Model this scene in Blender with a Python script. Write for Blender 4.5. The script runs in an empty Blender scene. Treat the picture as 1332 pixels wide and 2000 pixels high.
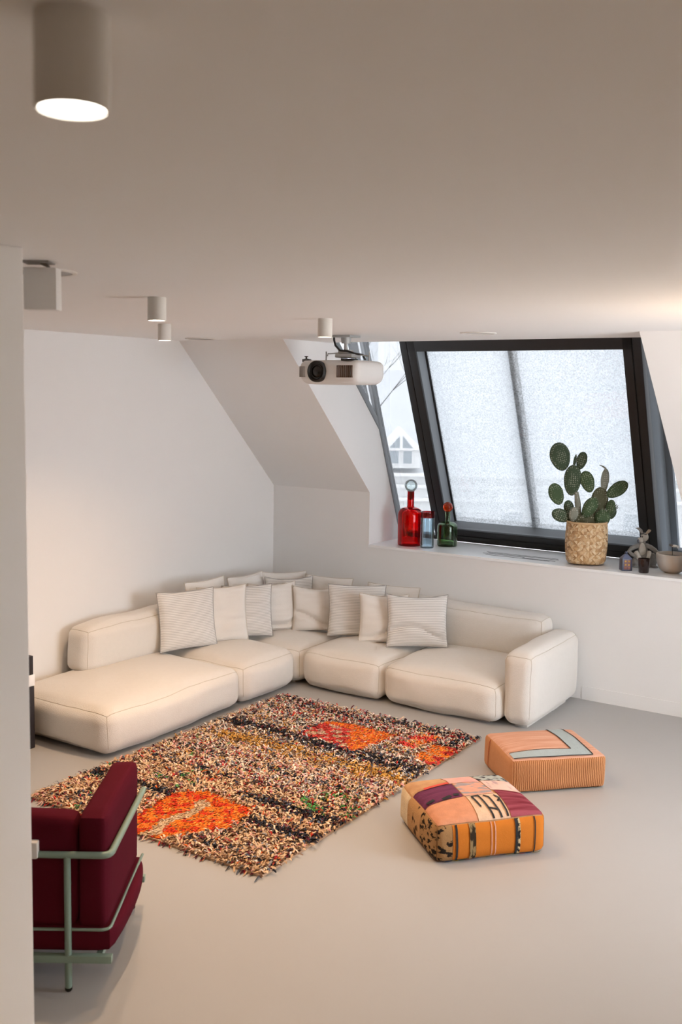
import bpy, bmesh, math, random
from mathutils import Vector, Matrix, noise
random.seed(7)
S = bpy.context.scene
COL = S.collection
PI = math.pi

# ------------------------------------------------------------------ camera
# solved from the room's own edges: x runs along the window wall, y towards it, z up
FPX, PPX, PPY = 1980.54, 666.0, 961.63
CAM = Vector((5.6524, -7.5077, 2.3505))
FW = Vector((-0.5443757, 0.83312636, -0.09775262))
RT = Vector((0.83623029, 0.54817145, 0.01506493))
UP = Vector((-0.06613619, 0.07354272, 0.99509672))
cd = bpy.data.cameras.new('camera'); cam = bpy.data.objects.new('camera', cd); COL.objects.link(cam)
cd.sensor_fit = 'VERTICAL'; cd.sensor_height = 36; cd.sensor_width = 24
cd.lens = FPX / 2000 * 36
cd.shift_y = (PPY - 1000) / 2000
cam.matrix_world = Matrix(((RT.x, UP.x, -FW.x, CAM.x), (RT.y, UP.y, -FW.y, CAM.y), (RT.z, UP.z, -FW.z, CAM.z), (0, 0, 0, 1)))
cd.clip_start = .05; cd.clip_end = 200
cd.dof.use_dof = True; cd.dof.focus_distance = 7.0; cd.dof.aperture_fstop = 4.0
S.camera = cam
def D(px, py, d):                       # the point at distance d along a pixel's ray
    return CAM + (FW + RT * ((px - PPX) / FPX) - UP * ((py - PPY) / FPX)) * d
def U(px, py, ax, v):                   # where a pixel's ray meets an axis-aligned plane
    r = FW + RT * ((px - PPX) / FPX) - UP * ((py - PPY) / FPX)
    return CAM + r * ((v - CAM[ax]) / r[ax])

# ------------------------------------------------------------------ world, exposure
w = bpy.data.worlds.new('overcast_sky'); S.world = w; w.use_nodes = True
bg = w.node_tree.nodes['Background']; bg.inputs[0].default_value = (.925, .95, 1.0, 1); bg.inputs[1].default_value = 10.5
vs = S.view_settings
vs.view_transform = 'Standard'; vs.look = 'None'; vs.gamma = 1; vs.use_curve_mapping = False; vs.exposure = 0.23
WARM = (1.0, .66, .38)
# the lamp just past the edge of the view whose warm glow lies on the ceiling and the slope there
ll = bpy.data.lights.new('lamp_right_offscreen', 'POINT'); ll.energy = 30; ll.color = (1.0, .70, .42); ll.shadow_soft_size = .12
lo = bpy.data.objects.new('lamp_right_offscreen', ll); COL.objects.link(lo); lo.location = (5.1, -2.7, 2.25)

# ------------------------------------------------------------------ helpers
def tag(o, label=None, cat=None, group=None, kind=None):
    if label: o['label'] = label
    if cat: o['category'] = cat
    if group: o['group'] = group
    if kind: o['kind'] = kind
    return o
def empty(name, loc, rz=0):
    o = bpy.data.objects.new(name, None); COL.objects.link(o); o.location = loc; o.rotation_euler = (0, 0, rz)
    o.empty_display_size = .1
    return o
def obj(name, bm, mat=None, parent=None, smooth=True, normals=True):
    if normals: bmesh.ops.recalc_face_normals(bm, faces=bm.faces)
    me = bpy.data.meshes.new(name); bm.to_mesh(me); bm.free()
    if smooth:
        me.polygons.foreach_set('use_smooth', [True] * len(me.polygons))
        try: me.set_sharp_from_angle(angle=math.radians(42))
        except Exception: pass
    if mat:
        for m_ in (mat if isinstance(mat, (list, tuple)) else [mat]): me.materials.append(m_)
    o = bpy.data.objects.new(name, me); COL.objects.link(o)
    if parent: o.parent = parent
    return o
def struct(name, bm, mat, label, parent=None, **k):
    o = obj(name, bm, mat, parent, **k)
    if not parent: tag(o, label, kind='structure')
    return o
def B(): return bmesh.new()
def box(bm, x0, x1, y0, y1, z0, z1, bev=0, M=None):
    v = [bm.verts.new((x, y, z)) for x in (x0, x1) for y in (y0, y1) for z in (z0, z1)]
    fs = [bm.faces.new([v[i] for i in f]) for f in ((0, 1, 3, 2), (4, 6, 7, 5), (0, 4, 5, 1), (2, 3, 7, 6), (0, 2, 6, 4), (1, 5, 7, 3))]
    if M is not None:
        for q in v: q.co = M @ q.co
    if bev:
        bmesh.ops.bevel(bm, geom=list({e for f in fs for e in f.edges}), offset=bev, segments=2, affect='EDGES', profile=.6)
    return bm
def prism(bm, pts, x0, x1):             # (y, z) outline swept along x
    a = [bm.verts.new((x0, y, z)) for y, z in pts]; b = [bm.verts.new((x1, y, z)) for y, z in pts]
    n = len(pts); bm.faces.new(a); bm.faces.new(b[::-1])
    for i in range(n): bm.faces.new((a[i], b[i], b[(i + 1) % n], a[(i + 1) % n]))
    return bm
def tube(bm, pts, r, n=8, closed=False, caps=True):
    pts = [Vector(p) for p in pts]; rings = []
    rr = r if isinstance(r, (list, tuple)) else [r] * len(pts)
    prev = None
    for i, p in enumerate(pts):
        if closed: t = pts[(i + 1) % len(pts)] - pts[i - 1]
        else: t = pts[min(i + 1, len(pts) - 1)] - pts[max(i - 1, 0)]
        t.normalize()
        if prev is None:
            a = Vector((0, 0, 1)) if abs(t.z) < .9 else Vector((1, 0, 0))
            prev = t.cross(a).normalized()
        u_ = (prev - t * prev.dot(t)).normalized(); v_ = t.cross(u_); prev = u_
        rings.append([bm.verts.new(p + (u_ * math.cos(2 * PI * k / n) + v_ * math.sin(2 * PI * k / n)) * rr[i]) for k in range(n)])
    m = len(rings)
    for i in range(m if closed else m - 1):
        for k in range(n):
            bm.faces.new((rings[i][k], rings[i][(k + 1) % n], rings[(i + 1) % m][(k + 1) % n], rings[(i + 1) % m][k]))
    if caps and not closed: bm.faces.new(rings[0][::-1]); bm.faces.new(rings[-1])
    return bm
def lathe(bm, prof, n=40, c=(0, 0, 0)):
    rings = []
    for r, z in prof:
        if r < 1e-6: rings.append([bm.verts.new((c[0], c[1], c[2] + z))])
        else: rings.append([bm.verts.new((c[0] + r * math.cos(2 * PI * k / n), c[1] + r * math.sin(2 * PI * k / n), c[2] + z)) for k in range(n)])
    for A, C_ in zip(rings, rings[1:]):
        for k in range(n):
            q = [A[k % len(A)], A[(k + 1) % len(A)], C_[(k + 1) % len(C_)], C_[k % len(C_)]]
            q = list(dict.fromkeys(q))
            if len(q) > 2: bm.faces.new(q)
    return bm
def ellipsoid(bm, c, r, M=None, u=20, v=12):
    res = bmesh.ops.create_uvsphere(bm, u_segments=u, v_segments=v, radius=1)
    M = M or Matrix.Identity(3)
    for q in res['verts']:
        q.co = Vector(c) + M @ Vector((q.co.x * r[0], q.co.y * r[1], q.co.z * r[2]))
    return bm
def pbox(p, half, r, bulge=(0, 0, 0)):  # a soft upholstered box: p on the unit cube's surface
    h = Vector(half); q = Vector((p[0] * h.x, p[1] * h.y, p[2] * h.z))
    inn = Vector([max(-(h[i] - r), min(h[i] - r, q[i])) for i in range(3)])
    d = q - inn
    if d.length > 1e-9: q = inn + d.normalized() * r * min(1, max(abs(d.x), abs(d.y), abs(d.z)) / r + .0)
    f = [1 - abs(p[i]) ** 2.4 for i in range(3)]
    q.x += bulge[0] * p[0] * f[1] * f[2]; q.y += bulge[1] * p[1] * f[0] * f[2]; q.z += bulge[2] * p[2] * f[0] * f[1]
    return q
def ptile(bm, fn, face, u0, u1, v0, v1, nu, nv):    # a piece of one face of the soft box
    g = []
    for i in range(nu + 1):
        row = []
        for j in range(nv + 1):
            a = u0 + (u1 - u0) * i / nu; b = v0 + (v1 - v0) * j / nv
            p = {'z+': (a, b, 1), 'z-': (a, b, -1), 'x+': (1, a, b), 'x-': (-1, a, b), 'y+': (a, 1, b), 'y-': (a, -1, b)}[face]
            row.append(bm.verts.new(fn(p)))
        g.append(row)
    for i in range(nu):
        for j in range(nv): bm.faces.new((g[i][j], g[i + 1][j], g[i + 1][j + 1], g[i][j + 1]))
    return bm
def soft_box(half, r, bulge=(0, 0, 0), n=22, wob=0.0, seed=0, flat_bottom=False):
    def fn(p):
        q = pbox(p, half, r, bulge)
        if wob:
            k = noise.noise_vector(q * 3.1 + Vector((seed, seed * 2.3, 0))) + .5 * noise.noise_vector(q * 8 + Vector((seed, 0, seed)))
            q = q + Vector(k) * wob
        if flat_bottom: q.z = max(q.z, -half[2])
        return q
    bm = B()
    def ss(t): return t
    for f in ('z+', 'z-', 'x+', 'x-', 'y+', 'y-'): ptile(bm, fn, f, -1, 1, -1, 1, n, n)
    bmesh.ops.remove_doubles(bm, verts=bm.verts, dist=1e-4)
    return bm, fn
def seam_loop(fn, zlev=1, n=24, lift=1.0):   # the piping that runs round the top edge of a soft box
    out = []
    for a, b in (((-1, -1), (1, -1)), ((1, -1), (1, 1)), ((1, 1), (-1, 1)), ((-1, 1), (-1, -1))):
        for i in range(n):
            t = i / n; t = -1 + 2 * t; s_ = (t + 1) / 2
            out.append(fn((a[0] + (b[0] - a[0]) * s_, a[1] + (b[1] - a[1]) * s_, zlev)))
    return out

# ------------------------------------------------------------------ materials
MATS = {}
def nt(name):
    m = bpy.data.materials.new(name); m.use_nodes = True
    t = m.node_tree; b = t.nodes['Principled BSDF']; MATS[name] = m
    return m, t, b
def N(t, kind, **kw):
    n = t.nodes.new(kind)
    for k, v in kw.items():
        if k.startswith('_'): setattr(n, k[1:], v)
        else: n.inputs[k.replace('__', ' ')].default_value = v
    return n
def plain(name, c, rough=.6, metal=0, var=0, vscale=6, bump=0, bscale=80, spec=.5, coat=0, bdist=.004, sheen=0):
    m, t, b = nt(name)
    b.inputs['Base Color'].default_value = (*c, 1); b.inputs['Roughness'].default_value = rough; b.inputs['Metallic'].default_value = metal
    b.inputs['Specular IOR Level'].default_value = spec; b.inputs['Coat Weight'].default_value = coat; b.inputs['Sheen Weight'].default_value = sheen
    tc = N(t, 'ShaderNodeTexCoord')
    if var:
        nz = N(t, 'ShaderNodeTexNoise', Scale=vscale, Detail=4.0); t.links.new(tc.outputs['Object'], nz.inputs['Vector'])
        mx = N(t, 'ShaderNodeMix', _data_type='RGBA')
        mx.inputs['A'].default_value = (*[x * (1 - var) for x in c], 1); mx.inputs['B'].default_value = (*[min(1, x * (1 + var)) for x in c], 1)
        t.links.new(nz.outputs['Fac'], mx.inputs['Factor']); t.links.new(mx.outputs['Result'], b.inputs['Base Color'])
    if bump:
        n2 = N(t, 'ShaderNodeTexNoise', Scale=bscale, Detail=3.0); t.links.new(tc.outputs['Object'], n2.inputs['Vector'])
        bp = N(t, 'ShaderNodeBump', Strength=bump, Distance=bdist); t.links.new(n2.outputs['Fac'], bp.inputs['Height']); t.links.new(bp.outputs['Normal'], b.inputs['Normal'])
    return m
def glassy(name, tint, gloss=1.0, ior=1.45, rough=0.02, gcol=(1, 1, 1)):
    m, t, b = nt(name); t.nodes.remove(b)
    tr = N(t, 'ShaderNodeBsdfTransparent'); tr.inputs[0].default_value = (*tint, 1)
    gl = N(t, 'ShaderNodeBsdfGlossy', Roughness=rough); gl.inputs[0].default_value = (*gcol, 1)
    fr = N(t, 'ShaderNodeFresnel', IOR=ior)
    mu = N(t, 'ShaderNodeMath', _operation='MULTIPLY'); mu.inputs[1].default_value = gloss; t.links.new(fr.outputs[0], mu.inputs[0])
    mx = N(t, 'ShaderNodeMixShader'); t.links.new(mu.outputs[0], mx.inputs[0]); t.links.new(tr.outputs[0], mx.inputs[1]); t.links.new(gl.outputs[0], mx.inputs[2])
    t.links.new(mx.outputs[0], t.nodes['Material Output'].inputs[0])
    return m
def stripes(name, c1, c2, axis, scale, rough=.85, bump=.3, thick=.5, noise_s=1.0):
    m, t, b = nt(name); b.inputs['Roughness'].default_value = rough; b.inputs['Specular IOR Level'].default_value = .2
    tc = N(t, 'ShaderNodeTexCoord')
    wv = N(t, 'ShaderNodeTexWave', _wave_type='BANDS', _bands_direction=axis, Scale=scale, Distortion=noise_s, Detail=1.0)
    wv.inputs['Detail Scale'].default_value = 2.0
    t.links.new(tc.outputs['Object'], wv.inputs['Vector'])
    cr = N(t, 'ShaderNodeValToRGB'); cr.color_ramp.elements[0].position = thick - .14; cr.color_ramp.elements[1].position = thick + .14
    cr.color_ramp.elements[0].color = (*c1, 1); cr.color_ramp.elements[1].color = (*c2, 1)
    t.links.new(wv.outputs['Fac'], cr.inputs[0]); t.links.new(cr.outputs[0], b.inputs['Base Color'])
    bp = N(t, 'ShaderNodeBump', Strength=bump, Distance=.004); t.links.new(wv.outputs['Fac'], bp.inputs['Height']); t.links.new(bp.outputs['Normal'], b.inputs['Normal'])
    return m
def emit(name, c, s):
    m, t, b = nt(name); b.inputs['Base Color'].default_value = (*c, 1)
    b.inputs['Emission Color'].default_value = (*c, 1); b.inputs['Emission Strength'].default_value = s
    return m
M_wall = plain('white_plaster', (.86, .85, .84), .85, var=.012, vscale=2.5, bump=.05, bscale=60, spec=.2)
M_ceil = plain('white_ceiling_paint', (.86, .85, .84), .9, var=.01, vscale=1.5, spec=.15)
M_floor = plain('poured_resin_floor', (.425, .418, .414), .42, var=.025, vscale=1.6, bump=.02, bscale=8, spec=.35)
M_sill = plain('white_lacquer', (.92, .925, .93), .25, spec=.5)
M_black = plain('black_window_paint', (.014, .015, .017), .45, spec=.4)
M_groove = plain('black_gasket', (.003, .003, .003), .8)
M_grey = plain('grey_aluminium', (.22, .24, .26), .45, spec=.5)
M_pane = glassy('sky_dimming_glass', (.352, .355, .357), .5)  # side pane tint dims the overbright sky behind it
M_room = glassy('clear_window_glass', (.93, .955, .97), .5)
M_sofa = plain('cream_boucle', (.74, .705, .66), .92, var=.03, vscale=30, bump=.55, bscale=170, spec=.12, sheen=.25, bdist=.003)
M_seam = plain('cream_seam', (.62, .57, .50), .95, spec=.1)
M_cplain = plain('offwhite_linen', (.78, .755, .72), .92, var=.02, vscale=12, bump=.25, bscale=120, spec=.1)
M_cstripe = stripes('grey_striped_linen', (.50, .49, .48), (.78, .765, .745), 'Z', 25, thick=.26, bump=.12, noise_s=.25)
M_cpipe = plain('grey_piping', (.33, .32, .31), .9)
M_lampbody = plain('matte_white_metal', (.76, .74, .70), .6, spec=.3)
M_lampglow = emit('lamp_diffuser', (1.0, .93, .82), 9)

# ------------------------------------------------------------------ the room shell
H, ZK, ZS, SL, XL, XR, YC = 2.75, 1.4882, 1.0306, 1.2936, 1.0467, 3.745, -.678
X1, Y1, ZT = 6.4, -10.0, 3.14
struct('floor', box(B(), -.3, X1 + .3, Y1 - .3, .3, -.2, 0), M_floor, 'pale grey poured resin floor of the attic room', smooth=False)
struct('wall_left', box(B(), -.3, 0, Y1, .3, 0, H + .25), M_wall, 'long white side wall behind the chaise end of the sofa', smooth=False)
bm = B(); GY0, GY1, GZ0, GZ1 = -3.2, -1.15, .4, 2.25
for y0, y1, z0, z1 in ((Y1, GY0, 0, H + .25), (GY1, .3, 0, H + .25), (GY0, GY1, 0, GZ0), (GY0, GY1, GZ1, H + .25)): box(bm, X1, X1 + .3, y0, y1, z0, z1)
struct('wall_right', bm, M_wall, 'white far side wall with a wide terrace window', smooth=False)
M_bounce = plain('bounce_brown', (.50, .37, .27), .6, var=.15, vscale=3)  # unseen rear wall, coloured brown so it returns less and warmer light
struct('wall_rear', box(B(), -.3, X1 + .3, Y1 - .3, Y1, 0, H + .25), M_bounce, 'unseen rear wall opposite the window, browned to dim and warm its bounce light', smooth=False)
bm = B()
box(bm, 0, X1, 0, .3, 0, ZS - .012)
CK = .012
for a, b in ((0, XL - CK), (XR + CK, X1)): box(bm, a, b, 0, .3, ZS - .012, ZK)
struct('wall_back', bm, M_wall, 'low white knee wall under the window and sloping roof', smooth=False)
bm = B()
for a, b in ((0, XL - CK), (XR + CK, X1)):
    prism(bm, [(0, ZK), (.3, ZK), (.3, ZK + .1), (-SL + .3, H + .3), (-SL, H + .3), (-SL, H)], a, b)
struct('wall_slope', bm, M_wall, 'white sloping roof face above the knee wall', smooth=False)
bm = B()
box(bm, -.3, X1 + .3, Y1 - .3, -SL, H, H + .3)
box(bm, XL, XR, -SL, YC, H, H + .06)
box(bm, XL - .2, XR + .2, -SL, -.02, ZT, ZT + .1)
box(bm, 3.325, XR + .2, -.02, .30, ZT, ZT + .1)
struct('ceiling', bm, M_ceil, 'flat white ceiling that ends above the slanted window', smooth=False)
# dormer cheeks: solid plaster up to the slanted bar, glass beyond it
def ydiag(z): return .132 - (z - 2.079) * 1.02
def ybar(z): return .575 - .415 * (z - 1.031)
def cheek(name, xa, xb, label):
    bm = B(); e = .0 if 'left' in name else .55
    prism(bm, [(0, ZS - .02), (ybar(ZS) + .02 + e, ZS - .02)] + ([(ybar(2.079), 2.079), (ydiag(ZT), ZT)] if not e else [(ybar(ZT) + e, ZT)]) + [ (-SL, ZT), (-SL, H), (0, ZK)], xa, xb)
    struct(name, bm, M_wall, label, smooth=False)
cheek('wall_cheek_left', XL - CK, XL, 'white side of the window recess next to the slanted side pane')
cheek('wall_cheek_right', XR, XR + CK, 'white far side of the window recess beside the bowl')
# partition wall at the left of the view
struct('wall_partition', box(B(), 3.05, 3.268, Y1, -5.54, 0, H, bev=.004), M_wall, 'white partition wall end in front of the maroon armchair', smooth=False)
# sill board
s = struct('trim_1', box(B(), XL - .0, XR, -.012, 1.15, ZS - .022, ZS, bev=.002), M_sill, 'white lacquered window sill board with a slotted vent', smooth=False)
for k, (x0, x1, y) in enumerate(((2.05, 2.68, .275), (2.08, 2.70, .235), (2.05, 2.42, .195), (2.42, 2.70, .16), (2.10, 2.66, .135))):
    obj('vent_slot', box(B(), x0, x1, y, y + .010, ZS - .004, ZS + .0012), M_groove, s, smooth=False)
# skirting, flush and painted like the wall
struct('baseboard_back', box(B(), 3.02, X1, -.006, 0, 0, .105), M_wall, 'low flush white skirting along the knee wall', smooth=False)

# ------------------------------------------------------------------ windows
WY, WS = .665, -.43
TL = math.sqrt(1 + WS * WS)
WT = Vector((0, WS, 1)) / TL            # up along the slanted window
WN = Vector((0, 1, -WS)) / TL           # out of the room
def WM(x, z=ZS): return Matrix(((1, 0, 0, x), (0, WN.y, WT.y, WY + WS * (z - ZS)), (0, WN.z, WT.z, z), (0, 0, 0, 1)))
WH = (ZT - ZS) * TL
GX0, GX1 = 1.36, 3.385
win = empty('window_1', (0, 0, 0)); tag(win, 'large slanted black-framed window with a speckled frosted pane', kind='structure')
M0 = WM(0)
zb, zt_ = .125, (2.700 - ZS) * TL
def wbox(name, x0, x1, n0, n1, t0, t1, mat, parent=win, bev=.003):
    return obj(name, box(B(), x0, x1, n0, n1, t0, t1, bev=bev, M=M0), mat, parent)
wbox('outer_frame', GX0, GX0 + .062, 0, .34, 0, WH, M_black)
wbox('outer_frame', GX1 - .062, GX1, 0, .10, 0, WH, M_black)
wbox('outer_frame', GX0 + .062, GX1 - .062, 0, .34, 0, .06, M_black)
wbox('sash_frame', GX0 + .070, GX0 + .142, -.004, .02, .06, WH, M_black)
wbox('sash_frame', GX1 - .138, GX1 - .070, -.004, .20, .06, WH, M_black)
wbox('sash_frame', GX0 + .070, GX1 - .070, -.004, .02, .068, zb, M_black)
wbox('sash_frame', GX0 + .070, GX1 - .070, -.004, .20, zt_, WH, M_black)
wbox('gasket', GX0 + .06, GX0 + .072, .006, .03, .05, WH, M_groove, bev=0)
wbox('gasket', GX1 - .072, GX1 - .06, .006, .03, .05, WH, M_groove, bev=0)
wbox('gasket', GX0 + .06, GX1 - .06, .006, .03, .058, .070, M_groove, bev=0)
# grey reveals between the black front and the glass
wbox('reveal', GX0 + .10, GX0 + .139, .02, .045, .10, WH, M_grey)
wbox('reveal', GX0 + .10, GX0 + .134, .050, .20, .10, WH, M_grey)
wbox('reveal', GX0 + .134, GX1 - .138, .02, .045, .07, zb - .003, M_grey)
wbox('reveal', GX0 + .134, GX1 - .138, .050, .20, .07, zb - .008, M_grey)
wbox('glazing_bead', GX0 + .13, GX0 + .150, .155, .175, .11, WH, M_black, bev=.001)
# the outer flank of the frame on the far side, seen past its edge
wbox('frame_flank', GX1 - .06, GX1 - .004, .10, .27, -.12, WH, plain('pale_grey_aluminium', (.27, .30, .33), .7, spec=.1))
wbox('frame_flank', GX1 - .06, GX1 - .012, .265, .448, -.20, WH, M_grey)
# frosted pane: scattering with clearer specks, tinted to dim the overbright sky
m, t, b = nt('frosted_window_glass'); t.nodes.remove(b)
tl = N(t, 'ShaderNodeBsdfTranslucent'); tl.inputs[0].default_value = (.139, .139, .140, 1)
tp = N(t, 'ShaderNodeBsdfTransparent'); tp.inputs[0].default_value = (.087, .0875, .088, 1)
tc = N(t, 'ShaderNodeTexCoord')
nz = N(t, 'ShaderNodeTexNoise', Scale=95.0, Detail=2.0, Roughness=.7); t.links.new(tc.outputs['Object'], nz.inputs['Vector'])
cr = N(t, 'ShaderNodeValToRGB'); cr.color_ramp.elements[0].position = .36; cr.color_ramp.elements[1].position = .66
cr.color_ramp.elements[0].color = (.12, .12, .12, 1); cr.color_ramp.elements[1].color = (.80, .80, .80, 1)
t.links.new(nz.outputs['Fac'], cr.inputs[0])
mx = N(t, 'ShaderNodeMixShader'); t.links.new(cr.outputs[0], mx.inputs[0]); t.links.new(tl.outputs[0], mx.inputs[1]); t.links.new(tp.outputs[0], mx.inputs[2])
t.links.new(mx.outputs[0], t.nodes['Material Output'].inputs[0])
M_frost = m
wbox('pane', GX0 + .13, GX1 - .13, .158, .166, .10, WH, M_room, bev=0)
bm = B(); bm.faces.new([bm.verts.new(M0 @ Vector(q)) for q in ((GX0 + .13, .1665, .10), (GX1 - .13, .1665, .10), (GX1 - .13, .1665, WH), (GX0 + .13, .1665, WH))])
obj('frosted_film', bm, M_frost, win, smooth=False)
bm = B()
xm = 2.265
box(bm, xm - .028, xm + .028, .19, .24, .07, WH, M=M0)
obj('mullion', bm, M_black, win, smooth=False)
# side panes
win2 = empty('window_2', (0, 0, 0)); tag(win2, 'narrow clear side pane with slim grey bars beside the bottles', kind='structure')
def cbar(name, pa, pb, wd, x0, x1, parent, mat=M_grey):
    d = Vector((0, pb[0] - pa[0], pb[1] - pa[1])); L = d.length; d.normalize(); nn = Vector((0, d.z, -d.y))
    M = Matrix(((1, 0, 0, 0), (0, nn.y, d.y, pa[0]), (0, nn.z, d.z, pa[1]), (0, 0, 0, 1)))
    return obj(name, box(B(), x0, x1, -wd / 2, wd / 2, 0, L, bev=.003, M=M), mat, parent)
cbar('bar', (ybar(ZS) + .0, ZS), (ybar(ZT), ZT), .045, XL - .03, XL + .012, win2)
cbar('bar', (ybar(ZS) + .06, ZS), (ybar(ZT) + .06, ZT), .03, XL - .03, XL + .004, win2)
cbar('brace', (ybar(2.03) + .012, 2.03), (ydiag(ZT), ZT), .05, XL - .028, XL + .010, win2)
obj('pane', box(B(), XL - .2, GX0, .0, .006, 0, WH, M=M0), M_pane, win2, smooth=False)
obj('bottom_bar', box(B(), XL, GX0, .007, .05, 0, .04, M=M0), M_grey, win2, smooth=False)
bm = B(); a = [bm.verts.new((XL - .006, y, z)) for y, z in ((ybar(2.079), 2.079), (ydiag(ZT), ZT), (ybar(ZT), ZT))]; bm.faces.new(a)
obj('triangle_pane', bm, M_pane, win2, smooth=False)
win3 = empty('window_3', (0, 0, 0)); tag(win3, 'narrow clear side pane with grey bars beside the bowl', kind='structure')
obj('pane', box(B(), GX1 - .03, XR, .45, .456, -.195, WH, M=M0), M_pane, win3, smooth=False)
obj('stile', box(B(), GX1 - .02, GX1 + .04, .40, .449, -.17, WH, M=M0), MATS['pale_grey_aluminium'], win3, smooth=False)
obj('bottom_bar', box(B(), GX1 - .02, XR, .40, .449, -.17, -.12, M=M0), M_grey, win3, smooth=False)
win5 = empty('window_right_offscreen', (0, 0, 0)); tag(win5, 'tall side window beyond the edge of the view', kind='structure')
obj('pane', box(B(), X1 + .1, X1 + .106, GY0, GY1, GZ0, GZ1), M_room, win5, smooth=False)
for y in (GY0, -2.0, GY1 - .07): obj('frame', box(B(), X1 + .05, X1 + .15, y, y + .07, GZ0, GZ1), M_black, win5, smooth=False)
# ------------------------------------------------------------------ ceiling fittings
def downlight(x, y, label, watts, group='white cylinder downlights on the ceiling'):
    t = empty('downlight', (x, y, H)); tag(t, label, 'ceiling lamp', group)
    R, hh = .040, .100
    bm = lathe(B(), [(0, 0), (R, 0), (R, -hh + .002), (R - .0015, -hh), (R - .004, -hh), (R - .004, -hh + .006)], 36)
    obj('housing', bm, M_lampbody, t)
    obj('diffuser', lathe(B(), [(0, -hh + .004), (R - .004, -hh + .004), (R - .004, -hh + .008), (0, -hh + .008)], 36), M_lampglow, t, smooth=False)
    l = bpy.data.lights.new('downlight_bulb', 'SPOT'); l.energy = watts; l.color = WARM; l.spot_size = math.radians(125); l.spot_blend = .9; l.shadow_soft_size = .035
    lo = bpy.data.objects.new('downlight_bulb', l); COL.objects.link(lo); lo.parent = t; lo.location = (0, 0, -hh - .012)
    return t
PW = 85
downlight(4.784, -6.722, 'white cylinder downlight hanging close by, out of focus', PW)
downlight(2.535, -4.22, 'white cylinder downlight over the rug with a bright rim', PW)
downlight(1.337, -2.89, 'white cylinder downlight above the chaise end of the sofa', PW)
downlight(2.518, -2.894, 'white cylinder downlight just in front of the projector', PW)
def disc(x, y, label, mat):
    t = empty('ceiling_speaker', (x, y, H)); tag(t, label, 'speaker', 'round ceiling speakers')
    obj('rim', lathe(B(), [(.098, 0), (.118, 0), (.118, -.004), (.112, -.007), (.102, -.006), (.098, 0)], 40), M_lampbody, t)
    obj('grille', lathe(B(), [(0, 0), (.10, 0), (.10, -.004), (0, -.004)], 40), mat, t, smooth=False)
M_grille = plain('grey_speaker_grille', (.42, .41, .40), .8, bump=.3, bscale=900)
M_grille2 = plain('white_speaker_grille', (.70, .69, .68), .8, bump=.3, bscale=900)
disc(.41, -1.50, 'round flush grey ceiling speaker above the sofa corner', M_grille)
disc(2.75, -1.47, 'round flush white ceiling speaker in front of the window', M_grille2)
qd = U(82, 530, 2, H); disc(qd.x, qd.y, 'round flush grey ceiling speaker behind the hanging white box', M_grille)
# small white box hung by the partition
bx = empty('speaker_box', U(78, 510, 2, H), math.atan2(RT.y, RT.x)); tag(bx, 'small square white speaker box hung under the ceiling beside the partition wall', 'speaker')
obj('mount_plate', box(B(), -.055, .035, -.03, .05, -.006, 0, bev=.002), plain('dark_grey_metal', (.25, .23, .21), .6), bx)
obj('bracket', tube(B(), [(0, .01, -.004), (.02, .012, -.012), (.03, .012, -.03)], .006), MATS['dark_grey_metal'], bx)
obj('body', box(B(), -.050, .054, -.012, .05, -.152, -.020, bev=.004), plain('box_white', (.76, .755, .74), .6), bx)
# projector
pj = empty('projector', D(668, 728, 7.15)); tag(pj, 'white video projector hanging from the ceiling on a bracket', 'projector')
ph = (.25, .185, .082)
M_pj = plain('projector_white', (.74, .72, .70), .45)
bm, fn = soft_box(ph, .045, (.0, .012, .004), n=14)
for v in bm.verts:
    if v.co.z < -.02: k = (-v.co.z - .02) / .062; v.co.x *= 1 - .07 * k; v.co.y *= 1 - .06 * k
obj('body', bm, M_pj, pj)
M_blk = plain('gloss_black', (.008, .008, .009), .25)
Mf = Matrix.Translation((-.075, -.203, .004)) @ Matrix.Rotation(PI / 2, 4, 'X')
def lth(prof, M, n=36):
    bm = lathe(B(), prof, n)
    for v in bm.verts: v.co = M @ v.co
    return bm
obj('lens_ring', lth([(.045, -.02), (.074, -.02), (.074, .012), (.069, .018), (.062, .016), (.048, -.01), (.045, -.02)], Mf), plain('lens_ring_black', (.012, .012, .012), .5), pj)
lens = obj('lens', lth([(0, .012), (.02, .010), (.036, .004), (.046, -.008), (.046, -.02), (0, -.02)], Mf), M_blk, pj)
obj('lens_barrel', lth([(.040, -.01), (.054, -.01), (.052, .004), (.042, .006), (.040, -.01)], Mf), M_blk, pj)
M_slot = plain('vent_brown', (.10, .06, .045), .8)
for i in range(9):
    x = .085 + i * .0145
    obj('vent_slat', box(B(), x, x + .007, -.1995, -.180, -.036, .046, M=Matrix.Translation((0, 0, 0)) @ Matrix.Shear('XY', 4, (0, 0))), M_slot, pj, smooth=False)
for i in range(7):
    x = -.232 + i * .0075
    obj('side_grille', box(B(), x, x + .002, -.1925, -.17, -.034, .04), plain('grille_grey', (.5, .48, .46), .7) if i == 0 else MATS['grille_grey'], pj, smooth=False)
obj('control_panel', box(B(), .10, .19, -.17, -.09, .078, .091, bev=.003), M_blk, pj)
obj('foot', lathe(B(), [(0, .078), (.016, .078), (.016, .094), (.006, .096), (.006, .106), (.014, .108), (.014, .113), (0, .114)], 16, (-.225, -.12, 0)), M_blk, pj)
obj('foot', box(B(), -.248, -.2, -.14, -.09, .072, .092, bev=.004), plain('foot_grey', (.12, .12, .12), .6), pj)
M_brk = plain('bracket_grey', (.46, .46, .45), .5, metal=.3)
top = H - pj.location.z
obj('bracket_base', box(B(), -.03, .11, -.05, .07, .105, .130, bev=.006), M_brk, pj)
obj('bracket_yoke', box(B(), -.02, .07, -.03, .04, .130, .160, bev=.01), M_brk, pj)
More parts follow.
